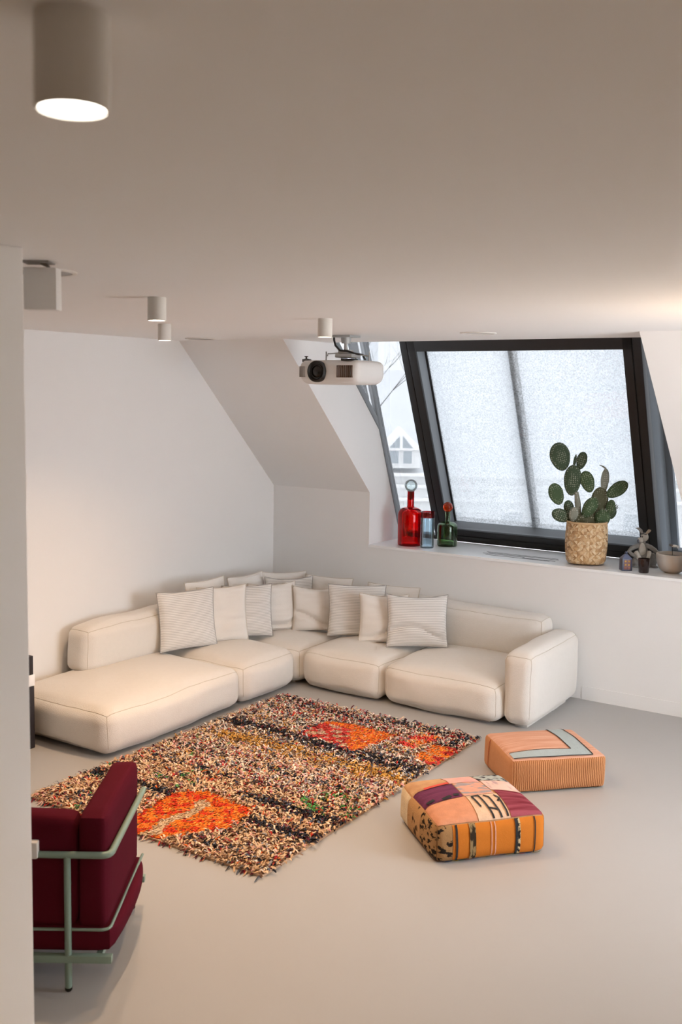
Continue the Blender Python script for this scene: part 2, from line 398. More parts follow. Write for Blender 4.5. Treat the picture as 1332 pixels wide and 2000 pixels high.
obj('bracket_stem', tube(B(), [(.03, 0, .15), (.028, 0, .19), (.03, 0, top - .03)], [.016, .013, .016], 14), M_brk, pj)
obj('stem_collar', lathe(B(), [(0, top - .055), (.032, top - .055), (.036, top - .02), (.036, top - .012), (0, top - .012)], 20, (.03, 0, 0)), M_brk, pj)
obj('ceiling_plate', box(B(), -.045, .105, -.07, .07, top - .014, top, bev=.003), M_brk, pj)
for x in (-.15, -.02, .10, .21):
    obj('arm_bolt', tube(B(), [(x, .02, .075), (x, .02, .150 if x in (-.15, .21) else .115)], .0045, 8), M_brk, pj)
obj('bracket_arm', tube(B(), [(-.14, .02, .118), (-.135, .02, .135), (0, .01, .140)], .004, 8), M_brk, pj)
obj('bracket_arm', tube(B(), [(.07, .01, .13), (.15, .02, .122), (.21, .02, .116)], .004, 8), M_brk, pj)
obj('cable', tube(B(), [(-.058, -.02, top), (-.058, -.02, top - .03), (-.045, -.02, top - .07), (0, -.03, top - .105), (.06, -.03, .150), (.10, 0, .135), (.15, .03, .125), (.16, .05, .09)], .0075, 10), plain('cable_black', (.01, .01, .01), .5), pj)

# ------------------------------------------------------------------ sofa
sofa = empty('sectional_sofa', (1.2, -1.2, 0)); tag(sofa, 'cream boucle modular corner sofa with low seats', 'sofa')
SO = Vector((1.2, -1.2, 0))
def module(name, x0, x1, y0, y1, z0, z1, r=.085, bulge=(.03, .03, .05), seed=0, wob=.010, seams=True, n=26):
    half = ((x1 - x0) / 2, (y1 - y0) / 2, (z1 - z0) / 2)
    c = Vector(((x0 + x1) / 2, (y0 + y1) / 2, (z0 + z1) / 2)) - SO
    bm, fn = soft_box(half, r, bulge, n, wob, seed)
    o = obj(name, bm, M_sofa, sofa); o.location = c
    if seams:
        sb = tube(B(), [p * 1.0 + (p - Vector((0, 0, 0))).normalized() * .0005 for p in seam_loop(fn)], .0028, 6, closed=True)
        sm = obj('seam', sb, M_seam, o)
        for sx, sy in ((-1, -1), (1, -1), (1, 1), (-1, 1)):
            pts = [fn((sx, sy, 1 - 2 * i / 20)) for i in range(19)]
            obj('seam', tube(B(), pts, .0025, 6), M_seam, o)
    return o
Z0, Z1 = .020, .312
module('seat_module', .05, 1.035, -3.095, -1.735, Z0, Z1, seed=1)
module('seat_module', .05, 1.035, -1.730, -1.045, Z0, Z1, seed=2)
module('seat_module', .05, 1.06, -1.040, -.05, Z0, Z1, seed=3)
module('seat_module', 1.065, 1.812, -1.05, -.05, Z0, Z1, seed=4)
module('seat_module', 1.817, 2.775, -1.05, -.05, Z0, Z1, seed=5)
module('armrest', 2.780, 3.015, -1.00, -.06, Z0 + .01, .545, r=.075, bulge=(.014, .014, .025), seed=6)
bb = (.018, .018, .018)
module('backrest', .045, .285, -2.56, -1.40, .30, .645, r=.07, bulge=bb, seed=7)
module('backrest', .045, .285, -1.395, -.30, .30, .645, r=.07, bulge=bb, seed=8)
module('backrest', .045, .95, -.280, -.040, .30, .645, r=.07, bulge=bb, seed=9)
module('backrest', .955, 2.79, -.280, -.040, .30, .648, r=.07, bulge=bb, seed=10)
for x0, x1, y0, y1 in ((.16, .92, -2.98, -1.84), (.16, .92, -1.62, -1.15), (.16, .95, -.95, -.15), (1.17, 1.71, -.95, -.15), (1.93, 2.67, -.95, -.15), (2.85, 2.945, -.9, -.15)):
    o = obj('base', box(B(), x0, x1, y0, y1, 0, .06), M_sofa, sofa, smooth=False); o.location = -SO

# cushions
def cushion(x, y, ang, w, h, lean, striped, label, z=.348, th=.12, seed=0, sag=0.0, roll=0):
    n = 26
    root = empty('throw_cushion', (x, y, z), math.radians(ang)); tag(root, label, 'cushion', 'throw cushions along the corner sofa')
    Mx = Matrix.Rotation(-math.radians(lean), 4, 'X') @ Matrix.Rotation(math.radians(roll), 4, 'Y')
    bm = B(); edge = []
    def P(u, v, s):
        au, av = abs(u), abs(v)
        pin = 1 - .055 * (1 - (1 - au ** 3) * 1.0) * (av ** 0) * (1 - av ** 4) - .0
        xx = u * w / 2 * (1 - .06 * (1 - v * v) * au ** 2)
        zz = v * h / 2 * (1 - .06 * (1 - u * u) * av ** 2)
        prof = (max(0, (1 - au ** 2.2)) * max(0, (1 - av ** 2.2))) ** .42
        k = Vector((xx * 6 + seed * 3.7, s * 2.0, zz * 6 + seed))
        wr = noise.noise(k) * .016 + noise.noise(Vector((xx * 5 + seed, s, zz * 30))) * .009 * (1 if not striped else .4)
        fold = -.034 * math.exp(-((zz + h * .24 + .06 * math.sin(xx * 9 + seed)) / .022) ** 2) * sag
        yy = s * (th / 2 * prof + (wr + (fold if s < 0 else 0)) * min(1, prof * 1.5))
        yy += -.02 * (1 - (v + 1) / 2) ** 3 * (1 - u * u)
        zz -= sag * .02 * max(0, v) * (1 - u * u)
        return Mx @ Vector((xx, yy, zz + h / 2))
    for s in (-1, 1):
        g = [[bm.verts.new(P(-1 + 2 * i / n, -1 + 2 * j / n, s)) for j in range(n + 1)] for i in range(n + 1)]
        for i in range(n):
            for j in range(n): bm.faces.new((g[i][j], g[i + 1][j], g[i + 1][j + 1], g[i][j + 1]))
    bmesh.ops.remove_doubles(bm, verts=bm.verts, dist=2e-4)
    obj('cover', bm, M_cstripe if striped else M_cplain, root)
    loop = [P(-1 + 2 * i / n, -1, 1) for i in range(n)] + [P(1, -1 + 2 * i / n, 1) for i in range(n)] + [P(1 - 2 * i / n, 1, 1) for i in range(n)] + [P(-1, 1 - 2 * i / n, 1) for i in range(n)]
    obj('piping', tube(B(), loop, .0032, 6, closed=True), M_cpipe if striped else M_seam, root)
    return root
CU = [   # x, y, heading, width, height, lean, striped, label, sag, thickness
 (.446, -1.667, 68, .49, .46, 9, 1, 'finely striped square cushion at the chaise end of the row', 0, .12),
 (.370, -1.30, 86, .45, .485, 11, 0, 'plain off-white cushion tucked behind the striped one at the chaise end', 0, .085),
 (.516, -1.331, 60, .42, .45, 8, 0, 'plain off-white cushion second in the row from the chaise end', .3, .105),
 (.577, -1.097, 52, .42, .43, 8, 1, 'striped cushion third in the row from the chaise end', .2, .105),
 (.386, -.80, 86, .44, .455, 11, 0, 'plain cushion against the side wall backrest behind the striped ones', 0, .085),
 (.610, -.80, 55, .42, .41, 8, 0, 'plain cushion with a creased corner beside the sofa corner', .8, .105),
 (.469, -.461, 45, .42, .44, 12, 0, 'plain puffy cushion deep in the sofa corner', .2, .10),
 (.590, -.542, 45, .42, .42, 8, 1, 'crumpled striped cushion in the sofa corner between plain ones', .8, .10),
 (.833, -.369, 8, .46, .425, 12, 0, 'plain cushion along the window wall behind the creased one', 0, .085),
 (.905, -.58, 34, .42, .38, 9, 0, 'plain folded cushion right beside the sofa corner', 1.0, .105),
 (1.275, -.55, 29, .48, .43, 9, 1, 'striped square cushion midway along the window side', .1, .11),
 (1.565, -.60, 28, .40, .40, 9, 0, 'narrow plain cushion squeezed between two striped ones', .8, .10),
 (1.480, -.371, 5, .48, .425, 12, 0, 'plain cushion behind the squeezed narrow one', 0, .085),
 (1.855, -.56, 33, .49, .42, 11, 1, 'creased striped square cushion at the armrest end of the row', .9, .12),
]
for i, (x, y, a, w_, h_, ln, st, lb, sg, tk) in enumerate(CU): cushion(x, y, a, w_, h_, ln, st, lb, th=tk, seed=i * 1.3 + 1, sag=sg)

# ------------------------------------------------------------------ rug
RX0, RX1, RY0, RY1 = 1.075, 2.775, -3.755, -1.315
rug = empty('rug', ((RX0 + RX1) / 2, (RY0 + RY1) / 2, 0)); tag(rug, 'shaggy multicoloured rag rug with orange blocks', 'rug')
RO = Vector(rug.location)
def inpoly(x, y, pl):
    c = False; j = len(pl) - 1
    for i in range(len(pl)):
        if (pl[i][1] > y) != (pl[j][1] > y) and x < (pl[j][0] - pl[i][0]) * (y - pl[i][1]) / (pl[j][1] - pl[i][1]) + pl[i][0]: c = not c
        j = i
    return c
P1 = [(1.78, -3.60), (1.73, -3.24), (1.86, -3.10), (2.27, -3.16), (2.31, -3.42), (2.06, -3.78), (1.75, -3.78)]
P2 = [(1.70, -1.97), (1.73, -1.64), (1.92, -1.58), (2.30, -1.61), (2.27, -1.90), (2.22, -2.06)]
P3 = [(2.58, -1.95), (2.58, -1.63), (2.74, -1.60), (2.775, -1.70), (2.775, -1.98)]
P4 = [(2.37, -1.78), (2.42, -1.50), (2.56, -1.50), (2.55, -1.78)]
def hexc(h): 
    v = [int(h[i:i + 2], 16) / 255 for i in (0, 2, 4)]
    return [(x / 12.92 if x <= .04045 else ((x + .055) / 1.055) ** 2.4) for x in v]
PALS = dict(beige=['ddc0a0', 'd2b08e', 'e6d0b6', 'c8a684'], dark=['232530', '2c2f3a', '1e1f26', '3a3a44'], pink=['dba6a0', 'cf8f8c', 'e2bcb2'], grey=['b4b0af', '9c9a9e', 'c9c2bc', '858892'],
            white=['e9e0d8', 'ddd2c8'], red=['b2322f', '8c2430', 'c6423a'], gold=['c8974a', 'b9853c', 'd3a65e'], wine=['5b2431', '47202c', '6e2e3a'], orange=['f58a34', 'f07a30', 'f49a4a'], hot=['e04e2c', 'd8402e'], green=['5aa05a', '4c8a4c'], slate=['4a5568', '5a6478'], rust=['d9682f', 'b5502c'], brown=['6b5140', '7d6350'], coral=['e05a4e', 'd84848'])
PAL = {k: [hexc(h) for h in v] for k, v in PALS.items()}
def pick(wts):
    r = random.random() * sum(x for _, x in wts)
    for k, x in wts:
        r -= x
        if r <= 0: return random.choice(PAL[k])
    return PAL['beige'][0]
def band(y, c, wd): return math.exp(-((y - c) / wd) ** 2)
def rugcol(x, y):
    n1 = noise.noise(Vector((x * 2.2, y * 5.5, 3))); n2 = noise.noise(Vector((x * 4.5, y * 11, 9))); n3 = noise.noise(Vector((x * 9, y * 16, 21)))
    if inpoly(x, y, P1):
        bx_ = 1.99 + .02 * math.sin(y * 20)
        if abs(x - bx_) < .035 + .02 * n3 and y < -3.22: return random.choice(PAL['beige']), True
        z = math.sin(y * 46 + 5 * abs(math.sin(x * 16))) + n2 * 1.3
        return (pick([('hot', 5), ('orange', 1)]) if z > .15 else pick([('orange', 6), ('gold', .5)])), True
    if inpoly(x, y, P2):
        z = n3 * 1.6 + math.sin(x * 50) * math.sin(y * 50) * .5
        if x > 2.08 - .5 * (y + 1.9): return pick([('orange', 6), ('coral', 1.0 + 3 * max(0, z)), ('beige', .5)]), True
        if y > -1.68: return pick([('orange', 5), ('coral', 1)]), True
        return (pick([('coral', 6), ('red', 2)]) if z > -.12 else pick([('beige', 3), ('pink', 2)])), True
    if inpoly(x, y, P3): return (pick([('coral', 4), ('red', 2)]) if n2 > .12 else pick([('orange', 5), ('beige', 1)])), True
    if inpoly(x, y, P4): return (pick([('coral', 3)]) if n2 > 0 else pick([('orange', 4), ('beige', 2)])), False
    jy = y + .035 * n1 + .02 * n3
    d = 0
    if x > 2.12: d += 1.3 * band(jy, -3.29, .034) * (1 if x < 2.82 else 0)
    if x > 2.05: d += 1.3 * band(jy, -3.035, .034)
    if x < 1.8: d += 1.2 * band(jy, -3.27, .04)
    if 1.15 < x: d += .95 * band(jy - .10 * (1.7 - x) * 0 + .12 * (x - 2.2) * .5, -2.08, .075)
    if x < 1.5: d += .55 * band(jy, -2.07, .05)
    if x > 1.1: d += .6 * band(jy, -1.40 - .12 * max(0, x - 1.2) * (1 if x < 2 else 0), .045)
    d += .35 * band(jy, -2.62, .05) + .4 * band(jy, -2.86, .05) + .45 * band(jy, -3.62, .03)
    if x > 2.62 and y > -1.62: d += .5
    d *= .75 + .8 * n2
    if x > 2.15: d = max(d, 1.05 * band(jy, -3.29, .045), 1.05 * band(jy, -3.035 - .03 * (x - 2.1), .042))
    if 1.55 < x < 2.75: d = max(d, .8 * band(jy, -2.09 - .06 * (x - 1.9), .055))
    if x < 1.78: d = max(d, .95 * band(jy, -3.27, .04))
    if random.random() < d: return pick([('dark', 7), ('slate', 1.2), ('wine', 1)]), False
    g = .85 * band(jy, -2.29, .085) * (1 if x > 1.3 else .3) * (.55 + 1.2 * max(-.3, n1 + .2))
    if random.random() < g: return pick([('gold', 7), ('brown', 1.5)]), False
    if x > 2.38 and -3.0 < y < -2.66 and n3 > .22: return pick([('green', 4), ('red', 1)]), False
    if x < 1.85 and y < -2.9 and n3 > .42: return pick([('green', 3), ('slate', 2)]), False
    if y < -2.85:
        W = [('beige', 8), ('brown', .8), ('slate', .5), ('wine', .5 + 1.5 * max(0, n2)), ('pink', 1.0), ('red', .4), ('dark', .35), ('rust', .35)]
        if x > 1.9 and y < -3.38: W += [('brown', 2), ('grey', 1.4), ('dark', .8)]
    elif y < -2.35:
        W = [('beige', 4.2), ('pink', 2.2 + 2 * n1), ('white', 1.6), ('grey', 1.4 + 2 * max(0, n2)), ('wine', .6), ('red', .5 + 2 * max(0, n3)), ('dark', .5), ('slate', .5), ('gold', .4), ('green', .1)]
    elif y < -1.75:
        W = [('beige', 2.6), ('white', 2.4), ('grey', 2.6 + 2 * n2), ('pink', 1.0), ('dark', .8), ('slate', .9), ('wine', .4), ('gold', .8), ('brown', .5), ('red', .25)]
    else:
        W = [('beige', 1.8), ('white', 2.2), ('grey', 2.0), ('pink', 1.7 + 2 * n1), ('red', 1.2 + 2.5 * max(0, n2)), ('wine', .7), ('dark', .9), ('slate', .7), ('green', .12), ('gold', .3)]
    return pick([(k, max(.02, v)) for k, v in W]), False
verts, faces, cols = [], [], []
def tuft(x, y, ang, L, wd, lift, c, curl, z0=.0125):
    dx, dy = math.cos(ang), math.sin(ang); px_, py_ = -dy, dx
    i0 = len(verts); tw = random.uniform(-.6, .6)
    for k, (s_, zz) in enumerate(((0, 0), (.38, lift), (.75, lift * (.95 + curl)), (1.0, lift * (.55 + curl)))):
        ww = wd * (1, 1.15, 1.0, .55)[k] / 2; bz = math.sin(tw + k * .5) * wd * .16
        cx_, cy_ = x + dx * L * s_ - RO.x, y + dy * L * s_ - RO.y
        verts.append((cx_ + px_ * ww, cy_ + py_ * ww, z0 + zz + bz)); verts.append((cx_ - px_ * ww, cy_ - py_ * ww, z0 + zz - bz))
    for k in range(3):
        faces.append((i0 + 2 * k, i0 + 2 * k + 1, i0 + 2 * k + 3, i0 + 2 * k + 2)); cols.append(c)
st_ = .0132
ny, nx = int((RY1 - RY0) / st_), int((RX1 - RX0) / st_)
for j in range(ny):
    for i in range(nx):
        x = RX0 + .012 + (i + random.random()) * st_; y = RY0 + .012 + (j + random.random()) * st_
        c, short = rugcol(x, y)
        k = random.uniform(.9, 1.25); c = (c[0] * k, c[1] * k, c[2] * k, 1)
        if short:
            for q in range(2): tuft(x + random.uniform(-.006, .006), y + random.uniform(-.006, .006), random.gauss(-PI / 2, .5), random.uniform(.016, .026), random.uniform(.010, .016), random.uniform(.002, .005), c, 0)
        else:
            tuft(x, y, random.uniform(0, 2 * PI) if random.random() < .5 else random.gauss(-PI / 2, .8), random.uniform(.026, .048), random.uniform(.006, .0115), random.uniform(.006, .019), c, random.uniform(-.3, .5))
me = bpy.data.meshes.new('pile'); me.from_pydata(verts, [], faces)
ca = me.color_attributes.new('Col', 'FLOAT_COLOR', 'CORNER')
flat = []
for c in cols: flat.extend(c * 4)
ca.data.foreach_set('color', flat)
m, t, b = nt('rag_pile'); at = N(t, 'ShaderNodeVertexColor'); at.layer_name = 'Col'; t.links.new(at.outputs[0], b.inputs['Base Color']); b.inputs['Roughness'].default_value = .95; b.inputs['Specular IOR Level'].default_value = .1
me.materials.append(m)
pile = bpy.data.objects.new('pile', me); COL.objects.link(pile); pile.parent = rug; tag(pile, 'shaggy rag pile in many colours', kind='stuff')
o = obj('backing', box(B(), RX0 - RO.x, RX1 - RO.x, RY0 - RO.y, RY1 - RO.y, 0, .012), plain('rug_backing', hexc('bfa085'), .95, var=.2, vscale=40, bump=.5, bscale=90), rug, smooth=False)
verts, faces, cols = [], [], []
for i in range(150):                    # knotted fringe
    x = random.uniform(RX0, RX1); c = random.choice(PAL[random.choice(['wine', 'slate', 'beige', 'red', 'dark', 'pink'])])
    if random.random() < .75: tuft(x, RY0 + .015, -PI / 2 + random.uniform(-.7, .7), random.uniform(.03, .075), random.uniform(.006, .010), .008, (*c, 1), -.6, .004)
    else: tuft(x, RY1 - .015, PI / 2 + random.uniform(-.7, .7), random.uniform(.02, .05), .008, .008, (*c, 1), -.6, .004)
me2 = bpy.data.meshes.new('fringe'); me2.from_pydata(verts, [], faces); ca = me2.color_attributes.new('Col', 'FLOAT_COLOR', 'CORNER')
flat = []
for c in cols: flat.extend(c * 4)
ca.data.foreach_set('color', flat); me2.materials.append(m)
fr = bpy.data.objects.new('fringe', me2); COL.objects.link(fr); fr.parent = rug; tag(fr, 'loose knotted fringe', kind='stuff')

# ------------------------------------------------------------------ poufs
def fab(name, c, var=.18, vs=30, bump=.6, bs=140): return plain(name, hexc(c), .95, var=var, vscale=vs, bump=bump, bscale=bs, spec=.1)
def pouf_axes(Np, Rp, Lp):
    Np, Rp, Lp = Vector(Np), Vector(Rp), Vector(Lp)
    c = (Rp + Lp) / 2; a = Rp - Np; return c, math.atan2(a.y, a.x)
# patchwork pouf: local x runs along the orange side, local y away from it
c, ang = pouf_axes((3.385, -3.13), (3.795, -2.665), (2.985, -2.80))
pf = empty('patchwork_pouf', (c.x, c.y, 0), ang); tag(pf, 'square patchwork rug pouf with orange striped side', 'pouf')
hf = (.305, .285, .105); ZP = .105
def mkfn(hf, r, bulge, off, seed=0.):
    def fn(p):
        q = pbox(p, hf, r, bulge); nn = Vector((p[0] ** 5 / hf[0], p[1] ** 5 / hf[1], p[2] ** 5 / hf[2])).normalized()
        q += nn * off + Vector(noise.noise_vector(q * 5 + Vector((seed, 0, 0)))) * .006
        q.z = max(q.z, -hf[2]); q.z += ZP
        return q
    return fn
bl = (.012, .012, .045)
bm = B(); fn0 = mkfn(hf, .045, bl, 0)
for f in ('z+', 'z-', 'x+', 'x-', 'y+', 'y-'): ptile(bm, fn0, f, -1, 1, -1, 1, 20, 20)
bmesh.ops.remove_doubles(bm, verts=bm.verts, dist=1e-4)
obj('cover', bm, fab('pouf_ground', 'c8986e'), pf)
fn1 = mkfn(hf, .045, bl, .004)
def patterned(name, c1, c2, scale, thr=.5, soft=.06, stretch=(1, 1, 1), dist=0):
    m, t, b = nt(name); b.inputs['Roughness'].default_value = .95; b.inputs['Specular IOR Level'].default_value = .1
    tc = N(t, 'ShaderNodeTexCoord'); mp = N(t, 'ShaderNodeMapping'); mp.inputs['Scale'].default_value = stretch
    nz = N(t, 'ShaderNodeTexNoise', Scale=scale, Detail=2.0); t.links.new(tc.outputs['Object'], mp.inputs[0]); t.links.new(mp.outputs[0], nz.inputs['Vector'])
    cr = N(t, 'ShaderNodeValToRGB'); cr.color_ramp.elements[0].position = thr - soft; cr.color_ramp.elements[1].position = thr + soft
    cr.color_ramp.elements[0].color = (*hexc(c1), 1); cr.color_ramp.elements[1].color = (*hexc(c2), 1)
    t.links.new(nz.outputs['Fac'], cr.inputs[0]); t.links.new(cr.outputs[0], b.inputs['Base Color'])
    n2 = N(t, 'ShaderNodeTexNoise', Scale=160.0); bp = N(t, 'ShaderNodeBump', Strength=.5, Distance=.004); t.links.new(tc.outputs['Object'], n2.inputs['Vector']); t.links.new(n2.outputs['Fac'], bp.inputs['Height']); t.links.new(bp.outputs['Normal'], b.inputs['Normal'])
    return m
PT = [  # x range, y range on the top, material, label
 (-1, -.22, -1, -.30, fab('patch_peach', 'cc9072', .22, 22), 'peach pile patch'),
 (-.22, .36, -1, -.30, fab('patch_cream', 'd8b79c'), 'cream patch with black marks'),
 (.36, 1, -1, -.12, patterned('patch_maroon', '722a36', '9e5260', 9, .52, .14, (.35, 4, 1)), 'maroon patch'),
 (-1, -.24, -.30, .34, patterned('patch_purple', '532a46', '7a4060', 9, .5, .2, (.4, 2, 1)), 'purple patch'),
 (-.24, .32, -.30, .34, patterned('patch_dusty', '9a9499', 'd6a08c', 14, .48, .05, (1, 2.5, 1)), 'dusty grey and pink patch'),
 (.32, 1, -.12, .42, patterned('patch_rose', 'b79a9a', 'dcbcb0', 16, .4, .06, (2, .6, 1)), 'pale rose patch'),
 (-1, -.28, .34, 1, patterned('patch_tan', 'b58a68', 'cda47c', 10, .5, .15), 'tan patch'),
 (-.28, .30, .34, 1, patterned('patch_pink', 'd8a09c', 'e0b4a8', 10, .5, .15), 'soft pink patch'),
 (.30, 1, .42, 1, patterned('patch_teal', '3e3a44', 'a9b0ac', 22, .46, .04), 'speckled dark and teal patch'),
]
for x0, x1, y0, y1, mt, lb in PT:
    tag(obj('top_patch', ptile(B(), fn1, 'z+', x0 + .008, x1 - .008, y0 + .008, y1 - .008, 12, 12), mt, pf), lb)
fn2 = mkfn(hf, .045, bl, .0085)
mk = plain('pouf_black_wool', hexc('2a2c30'), .95)
def mark(face, u0, v0, u1, v1, wd, mat=mk, fn=fn2, name='motif', n=8):
    a = Vector((u0, v0)); b_ = Vector((u1, v1)); dd = (b_ - a); nn = Vector((-dd.y, dd.x)).normalized() * wd / 2
    bm = B(); L, R_ = [], []
    for i in range(n + 1):
        p = a + dd * i / n
        for lst, q in ((L, p + nn), (R_, p - nn)):
            pp = {'z+': (q.x, q.y, 1), 'y-': (q.x, -1, q.y), 'x-': (-1, q.x, q.y), 'x+': (1, q.x, q.y)}[face]
            lst.append(bm.verts.new(fn(pp)))
    for i in range(n): bm.faces.new((L[i], L[i + 1], R_[i + 1], R_[i]))
    return obj(name, bm, mat, pf)
for q in ((-.14, -.36, -.09, -.70), (-.02, -.33, .06, -.98), (-.14, -.37, -.02, -.35), (.07, -.36, .15, -.44), (.14, -.42, .20, -.98), (.03, -.74, .17, -.80), (.26, -.38, .33, -.50), (.31, -.50, .31, -.97), (.31, -.52, .25, -.60)):
    mark('z+', *q, .034)
for q in ((-.62, -.27, -.45, -.22), (-.9, -.24, -.75, -.20), (-.40, -.20, -.30, -.22)): mark('z+', *q, .08)
for q in ((-.75, .34, -.3, .37),): mark('z+', *q, .09, fab('patch_coral_edge', 'd2574e'))
# orange flat-woven side with stripes
tag(obj('side_panel', ptile(B(), fn1, 'y-', -.70, .985, -.88, .93, 26, 8), fab('pouf_orange', 'd07c30', .08, 20, .3, 300), pf), 'orange striped side panel')
for u, wd, mt in ((-.64, .035, mk), (-.36, .11, patterned('pouf_braid', '3b3228', '9c8560', 60, .5, .05, (1, 1, .3))), (-.02, .018, fab('pouf_pale', 'd8a48c')), (.045, .018, fab('pouf_pale2', 'd8a48c')), (.42, .05, mk), (.46, .05, patterned('pouf_chevron', '2a2626', 'c9b48c', 70, .5, .03, (1, 1, 1))), (.76, .022, mk)):
    mark('y-', u, -.86, u - .0, .90, wd, mt, name='stripe')
for i in range(15):
    mark('y-', -.82 + i * .12, -.925, -.82 + i * .12 + .118, -.925, .11, fab('trim_%d' % i, ['2f4f86', 'c9a12e', '3c6b3f', 'a8343a'][i % 4]), name='hem_block', n=2)
M_brn = patterned('patch_brown_lattice', '2b2522', 'a9835a', 26, .46, .03, (1, 1, 1.6))
tag(obj('side_panel', ptile(B(), fn1, 'y-', -.985, -.71, -.93, .93, 8, 8), M_brn, pf), 'brown side panel with black lattice')
tag(obj('side_panel', ptile(B(), fn1, 'x-', -.985, -.30, -.93, .93, 10, 8), M_brn, pf), 'brown side panel with black lattice')
tag(obj('side_panel', ptile(B(), fn1, 'x-', -.29, .36, -.93, .93, 10, 8), patterned('patch_camel', '4a382c', 'b98f64', 14, .38, .03), pf), 'camel side panel with dark marks')
tag(obj('side_panel', ptile(B(), fn1, 'x-', .37, .985, -.93, .93, 10, 8), fab('patch_ivory', 'd9c4a4'), pf), 'ivory side panel')
tag(obj('side_panel', ptile(B(), fn1, 'x+', -.985, .985, -.93, .93, 14, 8), MATS['pouf_orange'], pf), 'orange side panel')
# pink pouf with the blue angle
c, ang = pouf_axes((3.375, -2.055), (3.80, -1.645), (2.975, -1.745))
pk = empty('blush_pouf', (c.x, c.y, 0), ang); tag(pk, 'square blush pouf with a pale blue angle on top and ribbed sides', 'pouf')
hk = (.300, .252, .103); ZP = .103
fk0 = mkfn(hk, .028, (.010, .010, .022), 0, 3.); fk1 = mkfn(hk, .028, (.010, .010, .022), .003, 3.); fk2 = mkfn(hk, .028, (.010, .010, .022), .0055, 3.)
M_blush = patterned('blush_pile', 'c48c72', 'dcb09a', 6, .5, .3, (.7, 9, 1))
M_rib = stripes('ribbed_terracotta', hexc('a0663f'), hexc('c68c60'), 'X', 26, .95, .8, .42, 1.2)
M_rib2 = plain('tan_flatweave', hexc('c48a60'), .95, var=.08, vscale=40, bump=.4, bscale=200)
obj('underside', ptile(B(), fk0, 'z-', -1, 1, -1, 1, 12, 12), fab('ivory_canvas', 'd8c4a2', .05), pk)
obj('top_panel', ptile(B(), fk0, 'z+', -1, 1, -1, 1, 22, 22), M_blush, pk)
tag(obj('side_panel', ptile(B(), fk0, 'y-', -1, 1, -.9, 1, 24, 10), M_rib, pk), 'ribbed terracotta side')
tag(obj('side_panel', ptile(B(), fk0, 'x+', -1, 1, -.9, 1, 24, 10), M_rib2, pk), 'tan side')
tag(obj('side_panel', ptile(B(), fk0, 'y+', -1, 1, -.9, 1, 24, 10), M_rib, pk), 'ribbed terracotta side')
tag(obj('side_panel', ptile(B(), fk0, 'x-', -1, 1, -.9, 1, 24, 10), M_rib2, pk), 'tan side with a red seam')
bm = B()
for f in ('y-', 'x+', 'y+', 'x-'): ptile(bm, mkfn(hk, .028, (.010, .010, .022), -.003, 3.), f, -1, 1, -1, -.85, 20, 3)
obj('bottom_band', bm, MATS['ivory_canvas'], pk)
def top_uv(px, py):
    P_ = U(px, py, 2, .213); d = P_ - Vector((c.x, c.y, .213)); ca_, sa_ = math.cos(-ang), math.sin(-ang)
    return ((d.x * ca_ - d.y * sa_) / hk[0], (d.x * sa_ + d.y * ca_) / hk[1])
ic, oc, a1o, a1i, a2i, a2o = [top_uv(*q) for q in ((1120, 1463), (1167, 1470), (1012, 1482), (994, 1472), (1050, 1415.5), (1077, 1415))]
xi, xo = (ic[0] + a2i[0]) / 2, (oc[0] + a2o[0]) / 2; yi, yo = (ic[1] + a1i[1]) / 2, (oc[1] + a1o[1]) / 2
M_blue = fab('pale_blue_wool', 'a6b3b6', .06)
yo = max(yo, -.93); xi = min(xi, .4); xo = min(max(xo, xi + .2), .8)
obj('blue_band', ptile(B(), fk1, 'z+', -.94, xo, yo, yi, 22, 5), M_blue, pk)
obj('blue_band', ptile(B(), fk1, 'z+', xi, xo, yi, .97, 5, 22), M_blue, pk)
_pf = pf; pf = pk
mark('z+', -.94, yi, xi, yi, .022, mk, fk2, 'black_edge', 16); mark('z+', xi, yi, xi, .97, .02, mk, fk2, 'black_edge', 16)
mark('z+', -.94, yo, xo, yo, .022, mk, fk2, 'black_edge', 16); mark('z+', xo, yo, xo, .97, .026, mk, fk2, 'black_edge', 16)
mark('x-', .55, -.85, .55, .9, .03, fab('red_seam', 'a84a2c'), fk2, 'seam')
pf = _pf

# ------------------------------------------------------------------ armchair
e1 = Vector((-.838, -.546, 0)); ch = empty('armchair', (2.862, -4.832, 0), math.atan2(e1.y, e1.x)); tag(ch, 'maroon cube armchair in a mint green tube frame', 'armchair')
# local x: along the back of the chair; local -y: forwards, towards the rug
M_mar = plain('maroon_wool', (.088, .0055, .015), .9, var=.05, vscale=20, bump=.2, bscale=250, spec=.08)
M_mint = plain('mint_green_steel', (.22, .315, .26), .35, spec=.5)
WB, DB = -.66, .80                     # depth of the seat along -y and width along +x
def rtube(name, pts, r, mat=M_mint):
    out = []
    P_ = [Vector(p) for p in pts]
    for i, p in enumerate(P_):
        if 0 < i < len(P_) - 1:
            a = (P_[i - 1] - p).normalized(); b_ = (P_[i + 1] - p).normalized(); rr = .038
            for k in range(7):
                t_ = k / 6; out.append((p + a * rr) * (1 - t_) ** 2 + p * 2 * t_ * (1 - t_) + (p + b_ * rr) * t_ ** 2)
        else: out.append(p)
    return obj(name, tube(B(), out, r, 12), mat, ch)
rtube('top_rail', [(0, WB, .555), (0, 0, .555), (DB, 0, .555), (DB, WB, .555)], .0135)
rtube('lower_rail', [(.006, WB, .249), (.006, -.006, .249), (DB - .006, -.006, .249), (DB - .006, WB, .249)], .006)
